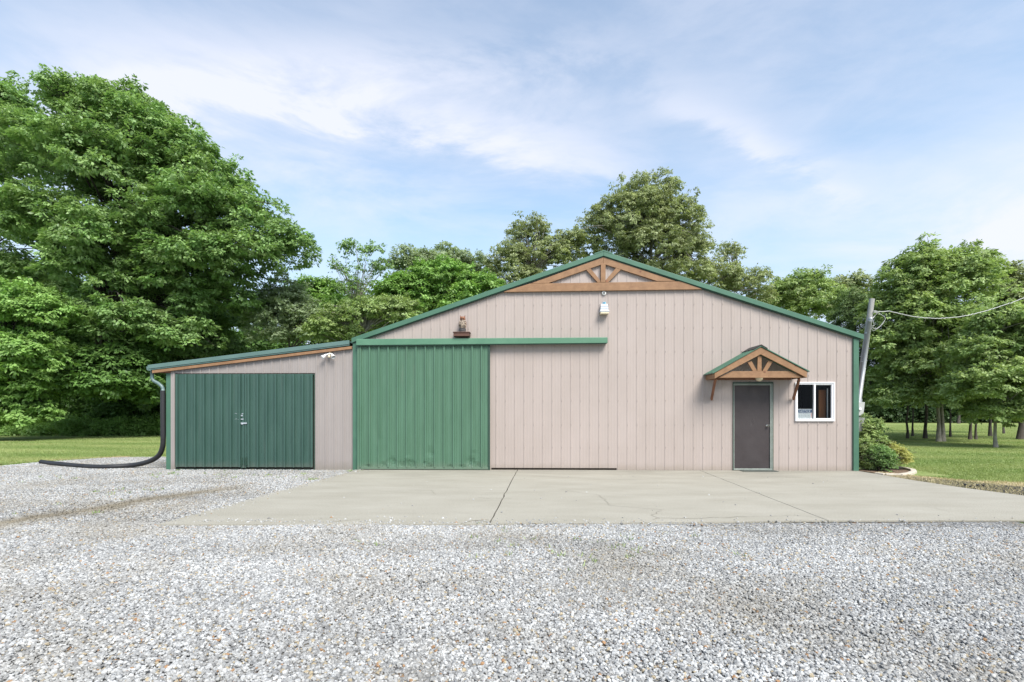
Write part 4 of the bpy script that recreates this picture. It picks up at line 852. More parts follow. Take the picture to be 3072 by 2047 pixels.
def leaves(name, centers, crad, per, size, material, parent=None, seed=0, flat=.5, droop=.35, width=.55, upb=.4, tintc=None):
    rg = np.random.default_rng(seed); n = len(centers)
    cnt = np.maximum(6, (per * (crad/np.mean(crad))**2 * rg.uniform(.6, 1.4, n)).astype(int))
    nsp = 11; SD = rg.normal(size=(n, nsp, 3)); SD[:, :, 2] = SD[:, :, 2]*.8 + upb; SD /= np.linalg.norm(SD, axis=2)[:, :, None]
    SR = rg.uniform(.25, 1, (n, nsp, 1))**.5; SC = SD*SR; SC[:, :, 2] *= flat; SC[:, :, 2] -= droop*.6*(SC[:, :, 0]**2 + SC[:, :, 1]**2); ST = rg.uniform(0, 1, (n, nsp))
    ci = np.repeat(np.arange(n), cnt); m = len(ci); si = rg.integers(0, nsp, m)
    c_, r_ = centers[ci], crad[ci][:, None]; sd_ = SD[ci, si]
    q = rg.normal(size=(m, 3)); q /= np.linalg.norm(q, axis=1)[:, None]; q *= rg.uniform(.1, 1, (m, 1))**.5*.32; q[:, 2] = q[:, 2]*.45; q += sd_*.10; q[:, 2] -= .9*(q[:, 0]**2+q[:, 1]**2)
    p = c_ + (SC[ci, si] + q)*r_
    a = sd_*.5 + q*2.2; a[:, 2] = a[:, 2]*.4 - droop*.9; a += rg.normal(0, .32, (m, 3)); a /= np.linalg.norm(a, axis=1)[:, None]
    up = np.zeros((m, 3)); up[:, 2] = 1; up += sd_*.7 + rg.normal(0, .30, (m, 3))
    b = np.cross(a, up); b /= np.linalg.norm(b, axis=1)[:, None]+1e-9; nn = np.cross(b, a)
    L_ = size*rg.uniform(.6, 1.4, (m, 1)); w = L_*width*.5*rg.uniform(.8, 1.2, (m, 1))
    v = np.empty((m, 4, 3)); v[:, 0] = p; v[:, 1] = p + a*L_*.5 + b*w - nn*L_*.06; v[:, 2] = p + a*L_ - nn*L_*.15; v[:, 3] = p + a*L_*.5 - b*w - nn*L_*.06
    me_ = bpy.data.meshes.new(name); me_.vertices.add(m*4); me_.vertices.foreach_set('co', v.astype(np.float32).ravel())
    me_.loops.add(m*4); me_.loops.foreach_set('vertex_index', np.arange(m*4, dtype=np.int32)); me_.polygons.add(m); me_.polygons.foreach_set('loop_start', np.arange(0, m*4, 4, dtype=np.int32))
    at = me_.attributes.new('tint', 'FLOAT_COLOR', 'POINT'); ct = rg.uniform(0, 1, n); cv = rg.uniform(.25, .75, n)
    col = np.ones((m, 4, 4), np.float32); col[:, :, 0] = np.clip(ct[ci]*.35 + ST[ci, si]*.35 + rg.uniform(0, .3, m), 0, 1)[:, None]; col[:, :, 1] = np.clip(cv[ci] + rg.normal(0, .13, m), 0, 1)[:, None]
    at.data.foreach_set('color', col.ravel()); me_.update(calc_edges=True); me_.materials.append(material)
    o = bpy.data.objects.new(name, me_); COL.objects.link(o)
    if parent: o.parent = parent; o.matrix_parent_inverse = Matrix.Translation(-parent.location)
    return o
def lobe(px, py, rx, rz, Y, depth=None):       # ellipsoid whose size was read off the photograph, at the distance Y
    c_ = W(px, py, Y); k = (Y + DIST) / F_PX; return (c_.x, c_.y, c_.z, rx*k, (depth or min(rx*k, max(rz*k, 1.2)*1.3)), rz*k)
NL = [0]
def tree(name, label, cat, base, lobes, nclump, per, leaf, material, group=None, seed=1, cr=.75, bark='bark', tr=.25, shell=.45, flat=.5, droop=.35, limbs=.35, width=.55, lean=0, trunks=1, parts=('trunk', 'crown'), ztop=None, minz=.3, upb=.4):
    rg = np.random.default_rng(seed); lb_ = np.array(lobes); ar = lb_[:, 3]*lb_[:, 5]; pick = rg.choice(len(lb_), nclump*2, p=ar/ar.sum())
    d = rg.normal(size=(nclump*2, 3)); d /= np.linalg.norm(d, axis=1)[:, None]; d[:, 2] = np.where(d[:, 2] < -.4, -d[:, 2]*.8, d[:, 2])
    rr = shell + (1-shell)*rg.uniform(0, 1, (nclump*2, 1))**.6
    c_ = lb_[pick, :3] + d*rr*lb_[pick, 3:]
    crd = cr*rg.uniform(.6, 1.35, nclump*2)
    k_ = rg.random(nclump*2) < .16; crd[k_] *= .5
    c_[k_] = lb_[pick[k_], :3] + d[k_]*rg.uniform(1.0, 1.22, (k_.sum(), 1))*lb_[pick[k_], 3:]
    keep = c_[:, 2] > minz + crd*.3; c_, crd = c_[keep][:nclump], crd[keep][:nclump]
    root = empty(name, (base[0], base[1], GZ), label, cat, group)
    lv = leaves(parts[1], c_, crd, per, leaf, material, root, seed+50, flat, droop, width, upb); NL[0] += len(lv.data.polygons)
    cen = c_.mean(0); top = ztop or c_[:, 2].max()*.8; rn = random.Random(seed); mb = MB()
    for q in range(trunks):
        bx, by = base[0] + (q-(trunks-1)/2)*tr*2.6, base[1] + rn.uniform(-.1, .1)*(trunks > 1); n = 9; tp = []
        for k in range(n):
            t = k/(n-1); tp.append(Vector((bx + (cen[0]-bx)*t**1.6*.8 + rn.gauss(0, tr*.3)*(0 < k), by + (cen[1]-by)*t**1.6*.8 + rn.gauss(0, tr*.3)*(0 < k), GZ-.15 + (top-GZ)*t)))
        mb.tube(tp, [tr*(1.55 if k == 0 else 1.05 if k == 1 and n > 9 else 1)*(1-.85*k/(n-1)) for k in range(n)], 10)
    idx = rg.permutation(len(c_))[:int(len(c_)*limbs)]
    for i in idx:
        e = Vector(c_[i]); hgt = max(.25*top, min(top*.9, e.z - (Vector((e.x, e.y)) - tp[4].xy).length*.55)); k = min(n-2, max(1, int((hgt-GZ)/(top-GZ)*(n-1)) + rn.randint(0, 3))); s0 = tp[k].lerp(tp[k+1], .5)
        if e.z < s0.z-2.5 and k > 2: s0 = tp[k-1].lerp(tp[k-2], rn.random())
        mid = s0.lerp(e, .5) + Vector((rn.gauss(0, .2), rn.gauss(0, .2), .12*(e-s0).length)); ln = (e-s0).length
        r0 = min(tr*.45, .012*ln + .02); mb.tube([s0, s0.lerp(mid, .5)+Vector((0,0,.03*ln)), mid, mid.lerp(e, .5)+Vector((0, 0, .03*ln)), e], [r0, r0*.8, r0*.6, r0*.4, .008], 5, cap=False)
    mb.build(parts[0], M[bark], root, smooth=True); return root

lft = 'trees of the wood edge left of the barn'
# the big tree on the left
tree('broadleaf_tree', 'huge spreading green tree rising left of the lean-to, tallest in view', 'tree', (W(300, 1237, 22.5).x, 22.5),
     [lobe(235,335,110,110,17), lobe(365,380,140,110,18), lobe(480,450,140,110,17.5), lobe(150,480,150,130,18), lobe(330,520,190,140,16.5), lobe(610,560,130,100,18), lobe(560,640,160,110,16), lobe(720,670,130,90,17.5), lobe(860,740,75,55,17.5), lobe(760,770,120,60,16.5), lobe(150,680,190,110,16), lobe(350,730,160,110,15.5), lobe(600,790,150,90,16), lobe(480,880,130,90,16.5), lobe(680,900,120,90,18.5), lobe(250,800,120,70,15.5), lobe(390,980,120,80,15), lobe(520,1010,110,80,16), lobe(250,950,90,70,16)],
     1000, 235, .20, L['mid'], lft, 11, cr=.80, tr=.25, shell=.4, flat=.62, droop=.35)
tree('broadleaf_tree', 'tall green tree cut off by the left edge of the photo, behind the huge tree', 'tree', (W(-120, 1237, 21).x, 21),
     [lobe(10,350,85,110,20), lobe(-120,330,130,140,21), lobe(40,480,110,120,21), lobe(-100,560,160,150,20), lobe(20,700,130,120,19.5), lobe(60,850,130,100,21)], 330, 220, .22, L['mid'], lft, 12, cr=.85, tr=.35)
tree('broadleaf_tree', 'low bright green tree with layered branches at the left edge of the lawn', 'tree', (W(-60, 1237, 13).x, 13.4),
     [lobe(60,930,120,85,13), lobe(130,960,85,70,12.6), lobe(10,1040,120,90,13), lobe(110,1080,100,80,12.6), lobe(0,1180,110,80,13), lobe(90,1170,70,60,13), lobe(20,1250,90,40,13), lobe(110,1235,60,35,13), lobe(-20,1210,90,60,12.7), lobe(60,1110,110,70,12.8)], 470, 235, .17, L['bright'], lft, 13, cr=.60, tr=.10, shell=.3, flat=.5, droop=.45, minz=.1)
fw = [(340, 1120, 120, 110, 15.8, 'dark', 'low dark tree hiding the foot of the huge tree'), (470, 960, 150, 170, 24, 'dark', 'dark green understorey tree in the shade right of the huge trunk'), (300, 1040, 150, 150, 26, 'dark', 'dark shaded tree deep in the gap under the huge crown'),
      (620, 1010, 130, 190, 23, 'mid', 'leafy green tree rising just behind the lean-to roof, under the huge crown'), (560, 1120, 110, 130, 20.5, 'mid', 'short green tree hanging over the left end of the lean-to'), (140, 950, 170, 200, 28, 'dark', 'dark tree at the back of the wood on the far left')]
for k, (px_, py_, rx, rz, Y, kk, lb2) in enumerate(fw):
    tree('understorey_tree', lb2, 'tree', (W(px_, 1237, max(Y, 22)).x, max(Y, 22)), [lobe(px_, py_, rx, rz, Y), lobe(px_-rx*.4, py_+rz*.4, rx*.7, rz*.7, Y-1), lobe(px_+rx*.5, py_+rz*.5, rx*.6, rz*.6, Y-.5)], 150, 190, .22, L[kk], lft, 20+k, cr=.85, tr=.16, bark='bark', limbs=.3)
# trees behind the barn, left to right
bh = 'trees behind the barn roof'
tree('broadleaf_tree', 'silvery grey-green bushy tree above the lean-to roof', 'tree', (W(870, 1237, 20).x, 20), [lobe(860,920,75,80,20), lobe(900,980,95,90,19.5), lobe(820,990,80,80,20)], 150, 230, .15, L['grey'], bh, 31, cr=.6, tr=.14, flat=.7, droop=.2)
tree('broadleaf_tree', 'bright green tree between the silvery tree and the bare thin tree', 'tree', (W(955, 1237, 26).x, 26), [lobe(950,890,70,65,26), lobe(990,960,100,80,25), lobe(900,930,60,60,27)], 110, 180, .22, L['bright'], bh, 32, cr=.8, tr=.15)
tree('sparse_tree', 'thin sparse tree with bare upright twigs against the sky', 'tree', (W(1055, 1237, 22).x, 22), [lobe(1046,760,22,55,22), lobe(1110,745,55,22,22), lobe(1050,860,60,50,22), lobe(1120,800,60,40,22.3), lobe(1010,800,30,40,22), lobe(1080,930,70,50,22)], 120, 50, .15, L['mid'], bh, 33, cr=.36, tr=.055, limbs=.45, shell=.1, bark='barkpale', ztop=9.2)
tree('broadleaf_tree', 'loose mid-green tree above the junction of the lean-to and the barn', 'tree', (W(1090, 1237, 19).x, 19), [lobe(1090,960,110,70,19), lobe(1180,940,90,60,19), lobe(1010,1000,90,60,19)], 150, 200, .15, L['maple'], bh, 34, cr=.6, tr=.12, limbs=.7, bark='barkpale')
tree('broadleaf_tree', 'grey-green tree top behind the bright green tree, left of the gable', 'tree', (W(1270, 1237, 32).x, 32), [lobe(1240,800,85,50,32), lobe(1330,790,95,45,32), lobe(1420,810,70,45,32), lobe(1300,860,150,60,32)], 170, 200, .2, L['grey'], bh, 35, cr=.8, tr=.2)
tree('broadleaf_tree', 'broad bright green tree just left of the gable', 'tree', (W(1320, 1237, 22).x, 22), [lobe(1330,840,95,60,22), lobe(1240,880,100,60,21.5), lobe(1420,880,80,70,22), lobe(1320,940,160,80,21.5), lobe(1180,930,60,50,22)], 260, 230, .19, L['bright'], bh, 36, cr=.68, tr=.2, flat=.5)
tree('oak_tree', 'smaller rounded grey-green tree left of the tallest one over the gable', 'tree', (W(1600, 1237, 26).x, 26), [lobe(1595,715,70,60,26), lobe(1530,790,70,60,25.5), lobe(1640,790,100,70,26), lobe(1710,740,45,50,26), lobe(1560,870,110,70,25.5)], 210, 200, .15, L['oak'], bh, 37, cr=.62, tr=.2, flat=.8, droop=.5, bark='barkpale', limbs=.4)
tree('oak_tree', 'tall domed grey-green tree rising behind the gable peak', 'tree', (W(1950, 1237, 27).x, 27), [lobe(1950,600,105,75,27), lobe(1880,660,110,90,26.5), lobe(2020,680,90,90,26.5), lobe(1840,740,110,80,27), lobe(1970,760,150,90,26), lobe(2080,770,70,70,27), lobe(1790,680,50,50,27), lobe(2000,850,180,80,26.5)], 580, 215, .15, L['oak'], bh, 38, cr=.62, tr=.25, flat=.8, droop=.55, bark='barkpale', limbs=.4)
tree('oak_tree', 'lower grey-green tree on the right shoulder of the tallest one', 'tree', (W(2200, 1237, 28).x, 28), [lobe(2190,770,40,50,28), lobe(2150,840,75,60,27.5), lobe(2230,860,70,55,28), lobe(2270,900,50,45,28)], 110, 170, .15, L['oak'], bh, 39, cr=.6, tr=.16, flat=.8, droop=.5, bark='barkpale')
tree('broadleaf_tree', 'green tree above the right slope of the roof, left of the dark cedar', 'tree', (W(2430, 1237, 32).x, 32), [lobe(2430,850,60,45,32), lobe(2370,890,70,50,32), lobe(2460,930,90,70,31), lobe(2330,920,60,50,32)], 150, 200, .2, L['maple'], bh, 40, cr=.75, tr=.18)
tree('broadleaf_tree', 'far green tree whose top shows between the barn roof and the pole', 'tree', (W(2545, 1237, 40).x, 40), [lobe(2540,870,55,45,40), lobe(2590,890,50,40,40), lobe(2520,930,90,60,40)], 110, 180, .24, L['oak'], bh, 41, cr=.9, tr=.18)
tree('cedar_tree', 'dark olive cedar behind the leaning pole', 'tree', (W(2560, 1237, 17).x, 17), [lobe(2560,930,45,60,17), lobe(2555,1010,70,80,17), lobe(2560,1110,80,90,17), lobe(2565,1190,80,70,17)], 240, 240, .10, L['cedar'], bh, 42, cr=.5, tr=.16, flat=1.2, droop=.3, width=.35, bark='barkdk')
# right-hand group on the lawn
rt_ = 'trees of the grove on the right lawn'
def rb_(px, py): q_ = G(px, py, GZ); return q_
def grove(px, py, lobes_, n, per, leaf, kind, label, seed, tr=.13, bark='barkdk', trunks=1, cr=.6, nm='maple_tree', lm=.35):
    b = rb_(px, py); return tree(nm, label, 'tree', (b.x, b.y), [lobe(a, c_, d_, e_, b.y+dy_) for a, c_, d_, e_, dy_ in lobes_], n, per, leaf, L[kind], rt_, seed, cr=cr, tr=tr, bark=bark, trunks=trunks, flat=.7, droop=.3, limbs=lm)
grove(2820, 1325, [(2762,785,38,42,0), (2782,742,12,28,0), (2747,765,12,25,0), (2905,758,14,33,.2), (2930,795,38,28,.3), (2860,790,20,30,0), (2845,820,88,45,.4), (2920,820,60,50,.4), (2740,840,100,70,0), (2860,880,130,80,-.5), (2700,930,90,70,0), (2790,980,140,80,-.7), (2690,1040,95,65,-.2), (2800,1090,130,70,-.8), (2700,1130,80,45,0), (2880,1010,100,80,.3), (2860,1175,100,50,-.4), (2740,1190,110,40,-.3), (2920,1190,70,40,.3)], 620, 260, .14, 'maple', 'large maple with a pale double trunk in the middle of the grove', 51, tr=.085, bark='barkpale', trunks=2, cr=.56)
grove(2988, 1343, [(3010,980,80,60,0), (3060,1050,80,70,0), (2960,1060,80,60,0), (2990,1140,110,60,-.3), (3060,1180,90,55,0), (2930,1170,60,45,0), (3010,1235,80,35,0)], 340, 240, .12, 'maple', 'nearest tree of the grove, slim trunk standing out in the sunlit grass at right', 52, tr=.065, bark='barkpale', cr=.48)
grove(3060, 1318, [(3050,900,70,60,0), (3100,950,90,80,0), (3040,840,35,35,0), (3130,1060,90,80,0)], 200, 200, .15, 'oak', 'grey-green tree cut off by the right edge of the photo', 53, tr=.13, cr=.6)
for k, (px_, py_, tr_, lo_, lab_) in enumerate([
        (2722, 1316, .10, (2715, 1120, 60, 50), 'leftmost slim dark trunk of the grove'),
        (2738, 1309, .085, (2745, 1080, 50, 60), 'thin dark trunk just right of the leftmost one'),
        (2776, 1316, .14, (2790, 1060, 70, 70), 'thick dark trunk close left of the pale double trunk'),
        (2851, 1311, .085, (2850, 1090, 60, 60), 'slightly bent dark trunk right of the pale double trunk'),
        (2910, 1319, .12, (2915, 1090, 60, 60), 'dark trunk midway between the bent trunk and the nearest tree'),
        (2928, 1319, .09, (2935, 1100, 55, 60), 'curved thin dark trunk beside the midway one'),
        (2971, 1309, .13, (2975, 1050, 70, 70), 'stout dark trunk with flared foot left of the nearest tree'),
        (3012, 1301, .09, (3020, 1100, 60, 60), 'small dark trunk in the far grass right of the nearest tree'),
        (2876, 1271, .22, (2880, 1060, 60, 60), 'leaning trunk standing far back at the edge of the bright grass')]):
    b = rb_(px_, py_); a, c_, d_, e_ = lo_
    tree('lawn_tree', lab_, 'tree', (b.x, b.y), [lobe(a, c_, d_, e_, b.y), lobe(a+10, c_-60, d_*1.1, e_, b.y+.3)], 70 if py_ > 1280 else 60, 150, .17, L['dark'], rt_, 60+k, cr=.6 if py_ > 1280 else 1.4, tr=tr_*.62, bark='barkdk', limbs=.25, minz=2.0)

# woodland far behind and undergrowth along its edge: masses
def mass(name, label, cat, xs, ys, zs_, n, cr, per, leaf, material, seed, flat=.7, shape=None):
    rg = np.random.default_rng(seed); c_ = np.stack([rg.uniform(*xs, n), rg.uniform(*ys, n), rg.uniform(0, 1, n)], 1)
    top = zs_[1]*(.72 + .16*np.sin(c_[:, 0]*.33+seed) + .12*np.sin(c_[:, 0]*.9+1.3*seed)); c_[:, 2] = zs_[0] + (top-zs_[0])*c_[:, 2]**.8
    o = leaves(name, c_, cr*rg.uniform(.6, 1.3, n), per, leaf, material, None, seed, flat, .3); NL[0] += len(o.data.polygons); return tag(o, label, cat, kind='stuff')
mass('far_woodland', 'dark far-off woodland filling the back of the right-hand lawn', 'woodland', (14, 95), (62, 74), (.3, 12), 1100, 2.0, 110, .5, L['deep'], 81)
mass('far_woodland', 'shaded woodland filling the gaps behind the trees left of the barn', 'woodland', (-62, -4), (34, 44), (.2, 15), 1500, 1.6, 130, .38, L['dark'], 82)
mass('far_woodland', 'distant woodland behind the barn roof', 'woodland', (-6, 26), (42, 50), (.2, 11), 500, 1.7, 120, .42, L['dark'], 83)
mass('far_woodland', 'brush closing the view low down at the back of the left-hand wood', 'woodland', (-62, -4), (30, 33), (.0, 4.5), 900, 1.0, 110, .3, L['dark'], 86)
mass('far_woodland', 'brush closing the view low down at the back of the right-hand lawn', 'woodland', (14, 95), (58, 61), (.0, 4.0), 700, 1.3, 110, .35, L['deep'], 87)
mass('undergrowth', 'low green undergrowth and saplings along the edge of the left-hand wood', 'undergrowth', (-40, -9), (17.6, 19.2), (.0, 1.3), 800, .40, 80, .12, L['bright'], 84)
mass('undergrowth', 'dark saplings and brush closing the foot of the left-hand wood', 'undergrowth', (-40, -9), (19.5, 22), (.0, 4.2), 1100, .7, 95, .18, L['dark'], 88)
mass('undergrowth', 'dark brush under the trees behind the leaning pole', 'undergrowth', (16, 24), (22, 44), (.05, 2.2), 160, .8, 70, .22, L['dark'], 85)

# shrubs at the corner
def shrub(label, lobes_, base, n, per, leaf, kind, seed, cr=.14, flat=.9, droop=.2, nm='shrub', cat='shrub', width=.55):
    return tree(nm, label, cat, base, lobes_, n, per, leaf, L[kind], 'shrubs at the right corner of the barn', seed, cr=cr, tr=.014, bark='bark', shell=.3, flat=flat, droop=droop, limbs=.5, parts=('stem', 'foliage'), trunks=3, minz=.02, width=width)
def SB(x, y, rx, rz, Y, d=None): return lobe(2480+x/2.449, 860+y/2.449, rx/2.449, rz/2.449, Y, d)
b0 = G(2600, 1405, GZ)
shrub('tall loose light-green shrub, topmost of the corner planting', [SB(310,1030,60,60,1.1,.3), SB(370,1030,40,40,1.0,.2), SB(285,975,25,30,1.1,.15), SB(270,1110,50,70,1.1,.3), SB(330,1100,50,50,1,.3)], (W(2610,1237,1.1).x, 1.1), 130, 60, .055, 'yg', 91, cr=.12)
shrub('yellow-green shrub against the green corner trim', [SB(265,1200,45,80,.7,.35), SB(300,1250,45,60,.6,.3), SB(370,1160,55,45,.8,.3), SB(290,1310,50,35,.5,.3)], (W(2600,1237,.7).x, .7), 260, 80, .038, 'yg', 92, cr=.11)
shrub('dense dark green round shrub in front of the golden one', [SB(395,1262,68,70,.25,.4), SB(370,1240,50,60,.3,.3), SB(400,1310,55,35,.22,.35)], (W(2640,1237,.3).x, .3), 230, 90, .034, 'mid', 93, cr=.10)
shrub('golden-tipped fine-leaved shrub at the right end of the bed', [SB(485,1245,75,70,.65,.45), SB(440,1200,50,50,.8,.3), SB(520,1260,45,50,.6,.3), SB(400,1180,50,45,.8,.3)], (W(2675,1237,.65).x, .65), 330, 90, .034, 'gold', 94, cr=.11)

# grass blades on the lawns (one mass each), weeds in the gravel
def blades(name, label, n, fn, h, material, seed, kind='stuff', cat='grass'):
    rg = np.random.default_rng(seed); P_ = fn(rg, n); m = len(P_)
    hh = h*rg.uniform(.4, 1.5, (m, 1)); w = .004 + hh*.09; an = rg.uniform(0, 2*np.pi, m); ax = np.stack([np.cos(an), np.sin(an), np.zeros(m)], 1)
    ln = rg.normal(0, .45, (m, 3)); ln[:, 2] = 1; v = np.empty((m, 3, 3)); v[:, 0] = P_ - ax*w; v[:, 1] = P_ + ax*w; v[:, 2] = P_ + ln*hh
    me_ = bpy.data.meshes.new(name); me_.vertices.add(m*3); me_.vertices.foreach_set('co', v.astype(np.float32).ravel()); me_.loops.add(m*3); me_.loops.foreach_set('vertex_index', np.arange(m*3, dtype=np.int32)); me_.polygons.add(m); me_.polygons.foreach_set('loop_start', np.arange(0, m*3, 3, dtype=np.int32))
    at = me_.attributes.new('tint', 'FLOAT_COLOR', 'POINT'); col = np.ones((m, 3, 4), np.float32); pat = .5+.28*np.sin(P_[:, 1]*2.3+np.sin(P_[:, 0]*.35)*1.6)+.22*np.sin(P_[:, 0]*.8+np.sin(P_[:, 1]*.9)*2)
    col[:, :, 0] = np.clip(pat*.75 + rg.uniform(0, .25, m), 0, 1)[:, None]; col[:, :, 1] = rg.uniform(.15, .55, m)[:, None]; at.data.foreach_set('color', col.ravel())
    me_.update(calc_edges=True); me_.materials.append(material); o = bpy.data.objects.new(name, me_); COL.objects.link(o); return tag(o, label, cat, kind=kind)
L['grass'] = leaf_mat('grass_blades', (.14, .22, .055), (.34, .37, .15), .3, .02)
L['straw'] = leaf_mat('straw_blades', (.50, .41, .27), (.36, .33, .17), .2, .02)
gx0 = np.array([-30, G(0, 1401, GZ).x, G(130, 1388, GZ).x, G(300, 1377, GZ).x, G(492, 1371, GZ).x, 0]); gy0 = np.array([G(-500,1432,GZ).y+.1, G(0, 1393, GZ).y, G(130, 1381, GZ).y, G(300, 1371, GZ).y, G(492, 1367, GZ).y, 5.2])
def left_lawn(rg, n):
    x = rg.uniform(-26, -7, n); t = rg.uniform(0, 1, n)**1.7; y = np.interp(x, gx0, gy0) + t*22; k = (y > 0); return np.stack([x, y, np.full(n, GZ)], 1)[k]
blades('lawn_grass', 'mown grass of the left lawn between the gravel and the wood', 240000, left_lawn, .028, L['grass'], 101)
rx0 = np.array([p.x for p in de]); ry0 = np.array([p.y for p in de])
def right_lawn(rg, n):
    u = rg.uniform(0, 1, n)**1.8; dist = 8.2 + 48*u; px = rg.uniform(2575, 3300, n); ray = np.array([_ray(p, HY) for p in (2575, 3300)])
    xs_ = -_s + (px-CX)/F_PX*_c; ys_ = _c + (px-CX)/F_PX*_s; x = xs_*dist; y = -DIST + ys_*dist
    o_ = np.argsort(rx0); edge = np.interp(x, rx0[o_], ry0[o_]); k = (y > edge - rg.uniform(0, .15, n)) & ~((x < G(2745, 1412, GZ).x) & (y < 1.0) & (y > -.8)); return np.stack([x, y, np.full(n, GZ)], 1)[k]
blades('lawn_grass', 'mown grass of the right lawn under the grove', 300000, right_lawn, .026, L['grass'], 102)
def verge(rg, n):
    a = np.array([(p.x, p.y) for p in de[:4]]); b = np.array([(p.x, p.y) for p in reversed(dn[1:])]); s = rg.uniform(0, 3-1e-6, n); i = s.astype(int); f = (s-i)[:, None]
    pa, pb = a[i]*(1-f)+a[i+1]*f, b[i]*(1-f)+b[i+1]*f; t = rg.uniform(0, 1, (n, 1)); q = pa*(1-t)+pb*t; return np.concatenate([q, np.full((n, 1), GZ)], 1)
blades('dry_grass', 'straw-coloured thin grass of the verge beside the slab', 9000, verge, .035, L['straw'], 103)
def weeds(rg, n):
    sp_ = []
    for (px_, py_, s_, c_) in ((937, 1443, .05, 40), (700, 1428, .25, 50), (560, 1425, .3, 60), (420, 1480, .4, 50), (1060, 1417, .05, 40), (850, 1430, .2, 40), (1720, 1650, .25, 30), (1650, 1680, .3, 30), (1540, 1630, .4, 25), (1900, 1620, .5, 25), (250, 1540, .5, 30), (100, 1440, .6, 40)):
        q_ = G(px_, py_, GZ); a = rg.normal(0, s_, (c_*3, 2)); k_ = rg.integers(0, 9, c_*3); cl = rg.normal(0, s_, (9, 2)); p = cl[k_] + rg.normal(0, .02, (c_*3, 2)); sp_.append(np.stack([p[:, 0]*1.6+q_.x, p[:, 1]+q_.y, np.full(c_*3, GZ)], 1))
    return np.concatenate(sp_)
blades('weeds', 'scattered small green weeds growing through the gravel', 1, weeds, .05, L['yg'], 104, cat='weeds')

# ------------------------------------------------------------------ loose gravel: points carrying stones made in the node tree
def gravel_points():
    rg = np.random.default_rng(5); out = []
    def add(x0, x1, y0, y1, dens):
        n = int((x1-x0)*(y1-y0)*dens); out.append(np.stack([rg.uniform(x0, x1, n), rg.uniform(y0, y1, n)], 1))
    fy = f1[1]
    add(-8.5, 9.0, -10.9, fy+.05, 5600)
    P_ = out[0]; P_ = P_[np.abs(P_[:, 0]) < (P_[:, 1]+DIST)*1.12+1.0]
    add(-14, bl[0]+.1, fy+.05, 3.4, 2600); Q = out[1]
    Q = Q[(np.abs(Q[:, 0]) < (Q[:, 1]+DIST)*1.1+.8)]
    ex = np.interp(Q[:, 1], [fl[1], bl[1]], [fl[0], bl[0]]); Q = Q[(Q[:, 0] < ex - .02) & ~((Q[:, 0] > X(497)) & (Q[:, 1] > -.05))]
    Q = Q[Q[:, 1] < np.interp(Q[:, 0], [p.x for p in gl], [p.y for p in gl]) - rg.exponential(.06, len(Q))]
    n = 900; xx = rg.uniform(fl[0]+.3, 7.5, n); sp1 = np.stack([xx, fy + rg.exponential(.11, n)], 1)
    t = rg.uniform(0, 1, 260); sp2 = np.stack([fl[0] + (bl[0]-fl[0])*t + rg.exponential(.09, 260), fl[1] + (bl[1]-fl[1])*t], 1)
    sp3 = np.stack([rg.uniform(-3, 7, 60), rg.uniform(fy, -1, 60)], 1)
    S = np.concatenate([P_, Q, sp1, sp2, sp3]); S = np.column_stack([S, np.concatenate([np.full(len(P_)+len(Q), 0.0), np.full(n+320, 1.0)])]); return S
gp_ = gravel_points(); me_ = bpy.data.meshes.new('gravel'); me_.vertices.add(len(gp_))
rg = np.random.default_rng(8); zc = np.where(gp_[:, 2] > .5, .003, GZ + .014 + rg.uniform(0, .010, len(gp_)) + .008*np.sin(gp_[:, 0]*2.1)*np.sin(gp_[:, 1]*1.7)); gp_ = gp_[:, :2]
me_.vertices.foreach_set('co', np.column_stack([gp_, zc]).astype(np.float32).ravel()); me_.update()
go = bpy.data.objects.new('gravel', me_); COL.objects.link(go); tag(go, 'loose pale grey gravel with scattered tan stones covering the drive', 'gravel', kind='stuff')
ng = bpy.data.node_groups.new('gravel_nodes', 'GeometryNodeTree'); ng.interface.new_socket('Geometry', in_out='INPUT', socket_type='NodeSocketGeometry'); ng.interface.new_socket('Geometry', in_out='OUTPUT', socket_type='NodeSocketGeometry')
gi, goo = ng.nodes.new('NodeGroupInput'), ng.nodes.new('NodeGroupOutput'); g2i = ng.nodes.new('GeometryNodeGeometryToInstance')
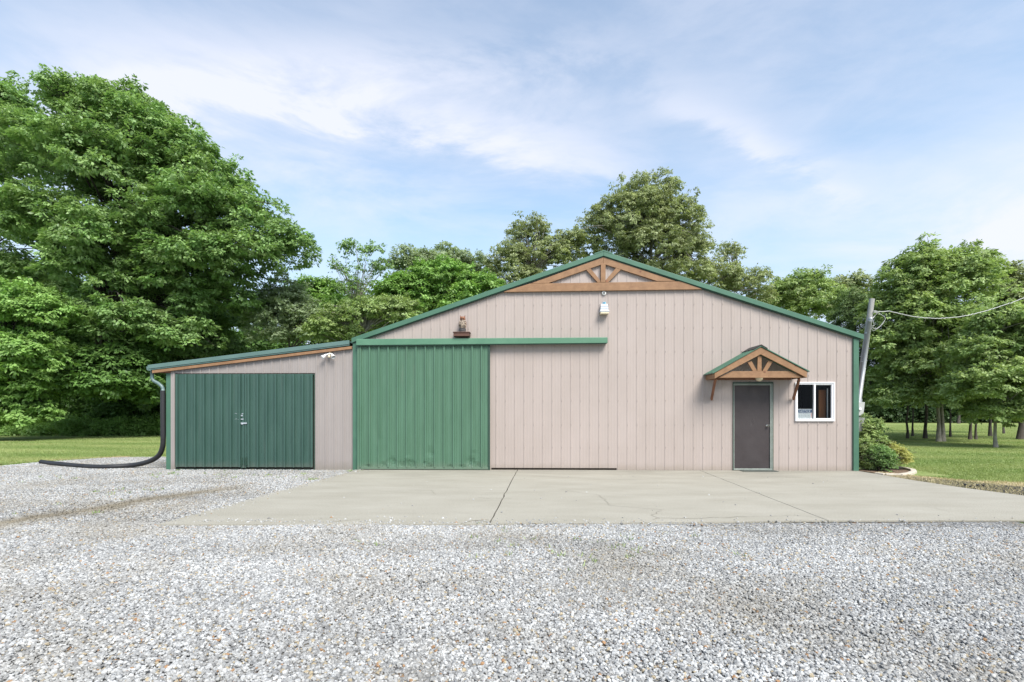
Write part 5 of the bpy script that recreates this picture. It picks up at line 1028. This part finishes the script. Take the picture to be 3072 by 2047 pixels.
for k in range(6):
    ic = ng.nodes.new('GeometryNodeMeshIcoSphere'); ic.inputs['Radius'].default_value = 1; ic.inputs['Subdivisions'].default_value = 2
    nz = ng.nodes.new('ShaderNodeTexNoise'); nz.noise_dimensions = '4D'; nz.inputs['W'].default_value = k*7.3; nz.inputs['Scale'].default_value = .95; nz.inputs['Detail'].default_value = 1
    vm = ng.nodes.new('ShaderNodeVectorMath'); vm.operation = 'SUBTRACT'; vm.inputs[1].default_value = (.5, .5, .5); v2 = ng.nodes.new('ShaderNodeVectorMath'); v2.operation = 'SCALE'; v2.inputs['Scale'].default_value = 2.2
    spn = ng.nodes.new('GeometryNodeSetPosition'); ng.links.new(nz.outputs['Color'], vm.inputs[0]); ng.links.new(vm.outputs[0], v2.inputs[0]); ng.links.new(v2.outputs[0], spn.inputs['Offset']); ng.links.new(ic.outputs[0], spn.inputs['Geometry'])
    tf = ng.nodes.new('GeometryNodeTransform'); tf.inputs['Scale'].default_value = (1.15, .9, .72); ng.links.new(spn.outputs[0], tf.inputs['Geometry'])
    ss = ng.nodes.new('GeometryNodeSetShadeSmooth'); ss.inputs['Shade Smooth'].default_value = (k % 2 == 0); ng.links.new(tf.outputs[0], ss.inputs['Geometry'])
    smn = ng.nodes.new('GeometryNodeSetMaterial'); smn.inputs['Material'].default_value = M['stone']; ng.links.new(ss.outputs[0], smn.inputs['Geometry']); ng.links.new(smn.outputs[0], g2i.inputs[0])
iop = ng.nodes.new('GeometryNodeInstanceOnPoints'); iop.inputs['Pick Instance'].default_value = True
ri = ng.nodes.new('FunctionNodeRandomValue'); ri.data_type = 'INT'; ri.inputs['Min'].default_value = 0; ri.inputs[5].default_value = 5
ri.inputs[4].default_value = 0
rr_ = ng.nodes.new('FunctionNodeRandomValue'); rr_.data_type = 'FLOAT_VECTOR'; rr_.inputs[0].default_value = (-.5, -.5, 0); rr_.inputs[1].default_value = (.5, .5, 6.283)
rs = ng.nodes.new('FunctionNodeRandomValue'); rs.data_type = 'FLOAT'; rs.inputs[2].default_value = 0; rs.inputs[3].default_value = 1
pw = ng.nodes.new('ShaderNodeMath'); pw.operation = 'POWER'; pw.inputs[1].default_value = 2.2; ma = ng.nodes.new('ShaderNodeMath'); ma.operation = 'MULTIPLY_ADD'; ma.inputs[1].default_value = .0095; ma.inputs[2].default_value = .0050
ng.links.new(rs.outputs[1], pw.inputs[0]); ng.links.new(pw.outputs[0], ma.inputs[0])
ng.links.new(gi.outputs[0], iop.inputs['Points']); ng.links.new(g2i.outputs[0], iop.inputs['Instance']); ng.links.new(ri.outputs[2], iop.inputs['Instance Index']); ng.links.new(rr_.outputs[0], iop.inputs['Rotation']); ng.links.new(ma.outputs[0], iop.inputs['Scale']); ng.links.new(iop.outputs[0], goo.inputs[0])
md = go.modifiers.new('stones', 'NODES'); md.node_group = ng
print('leaf faces', NL[0])
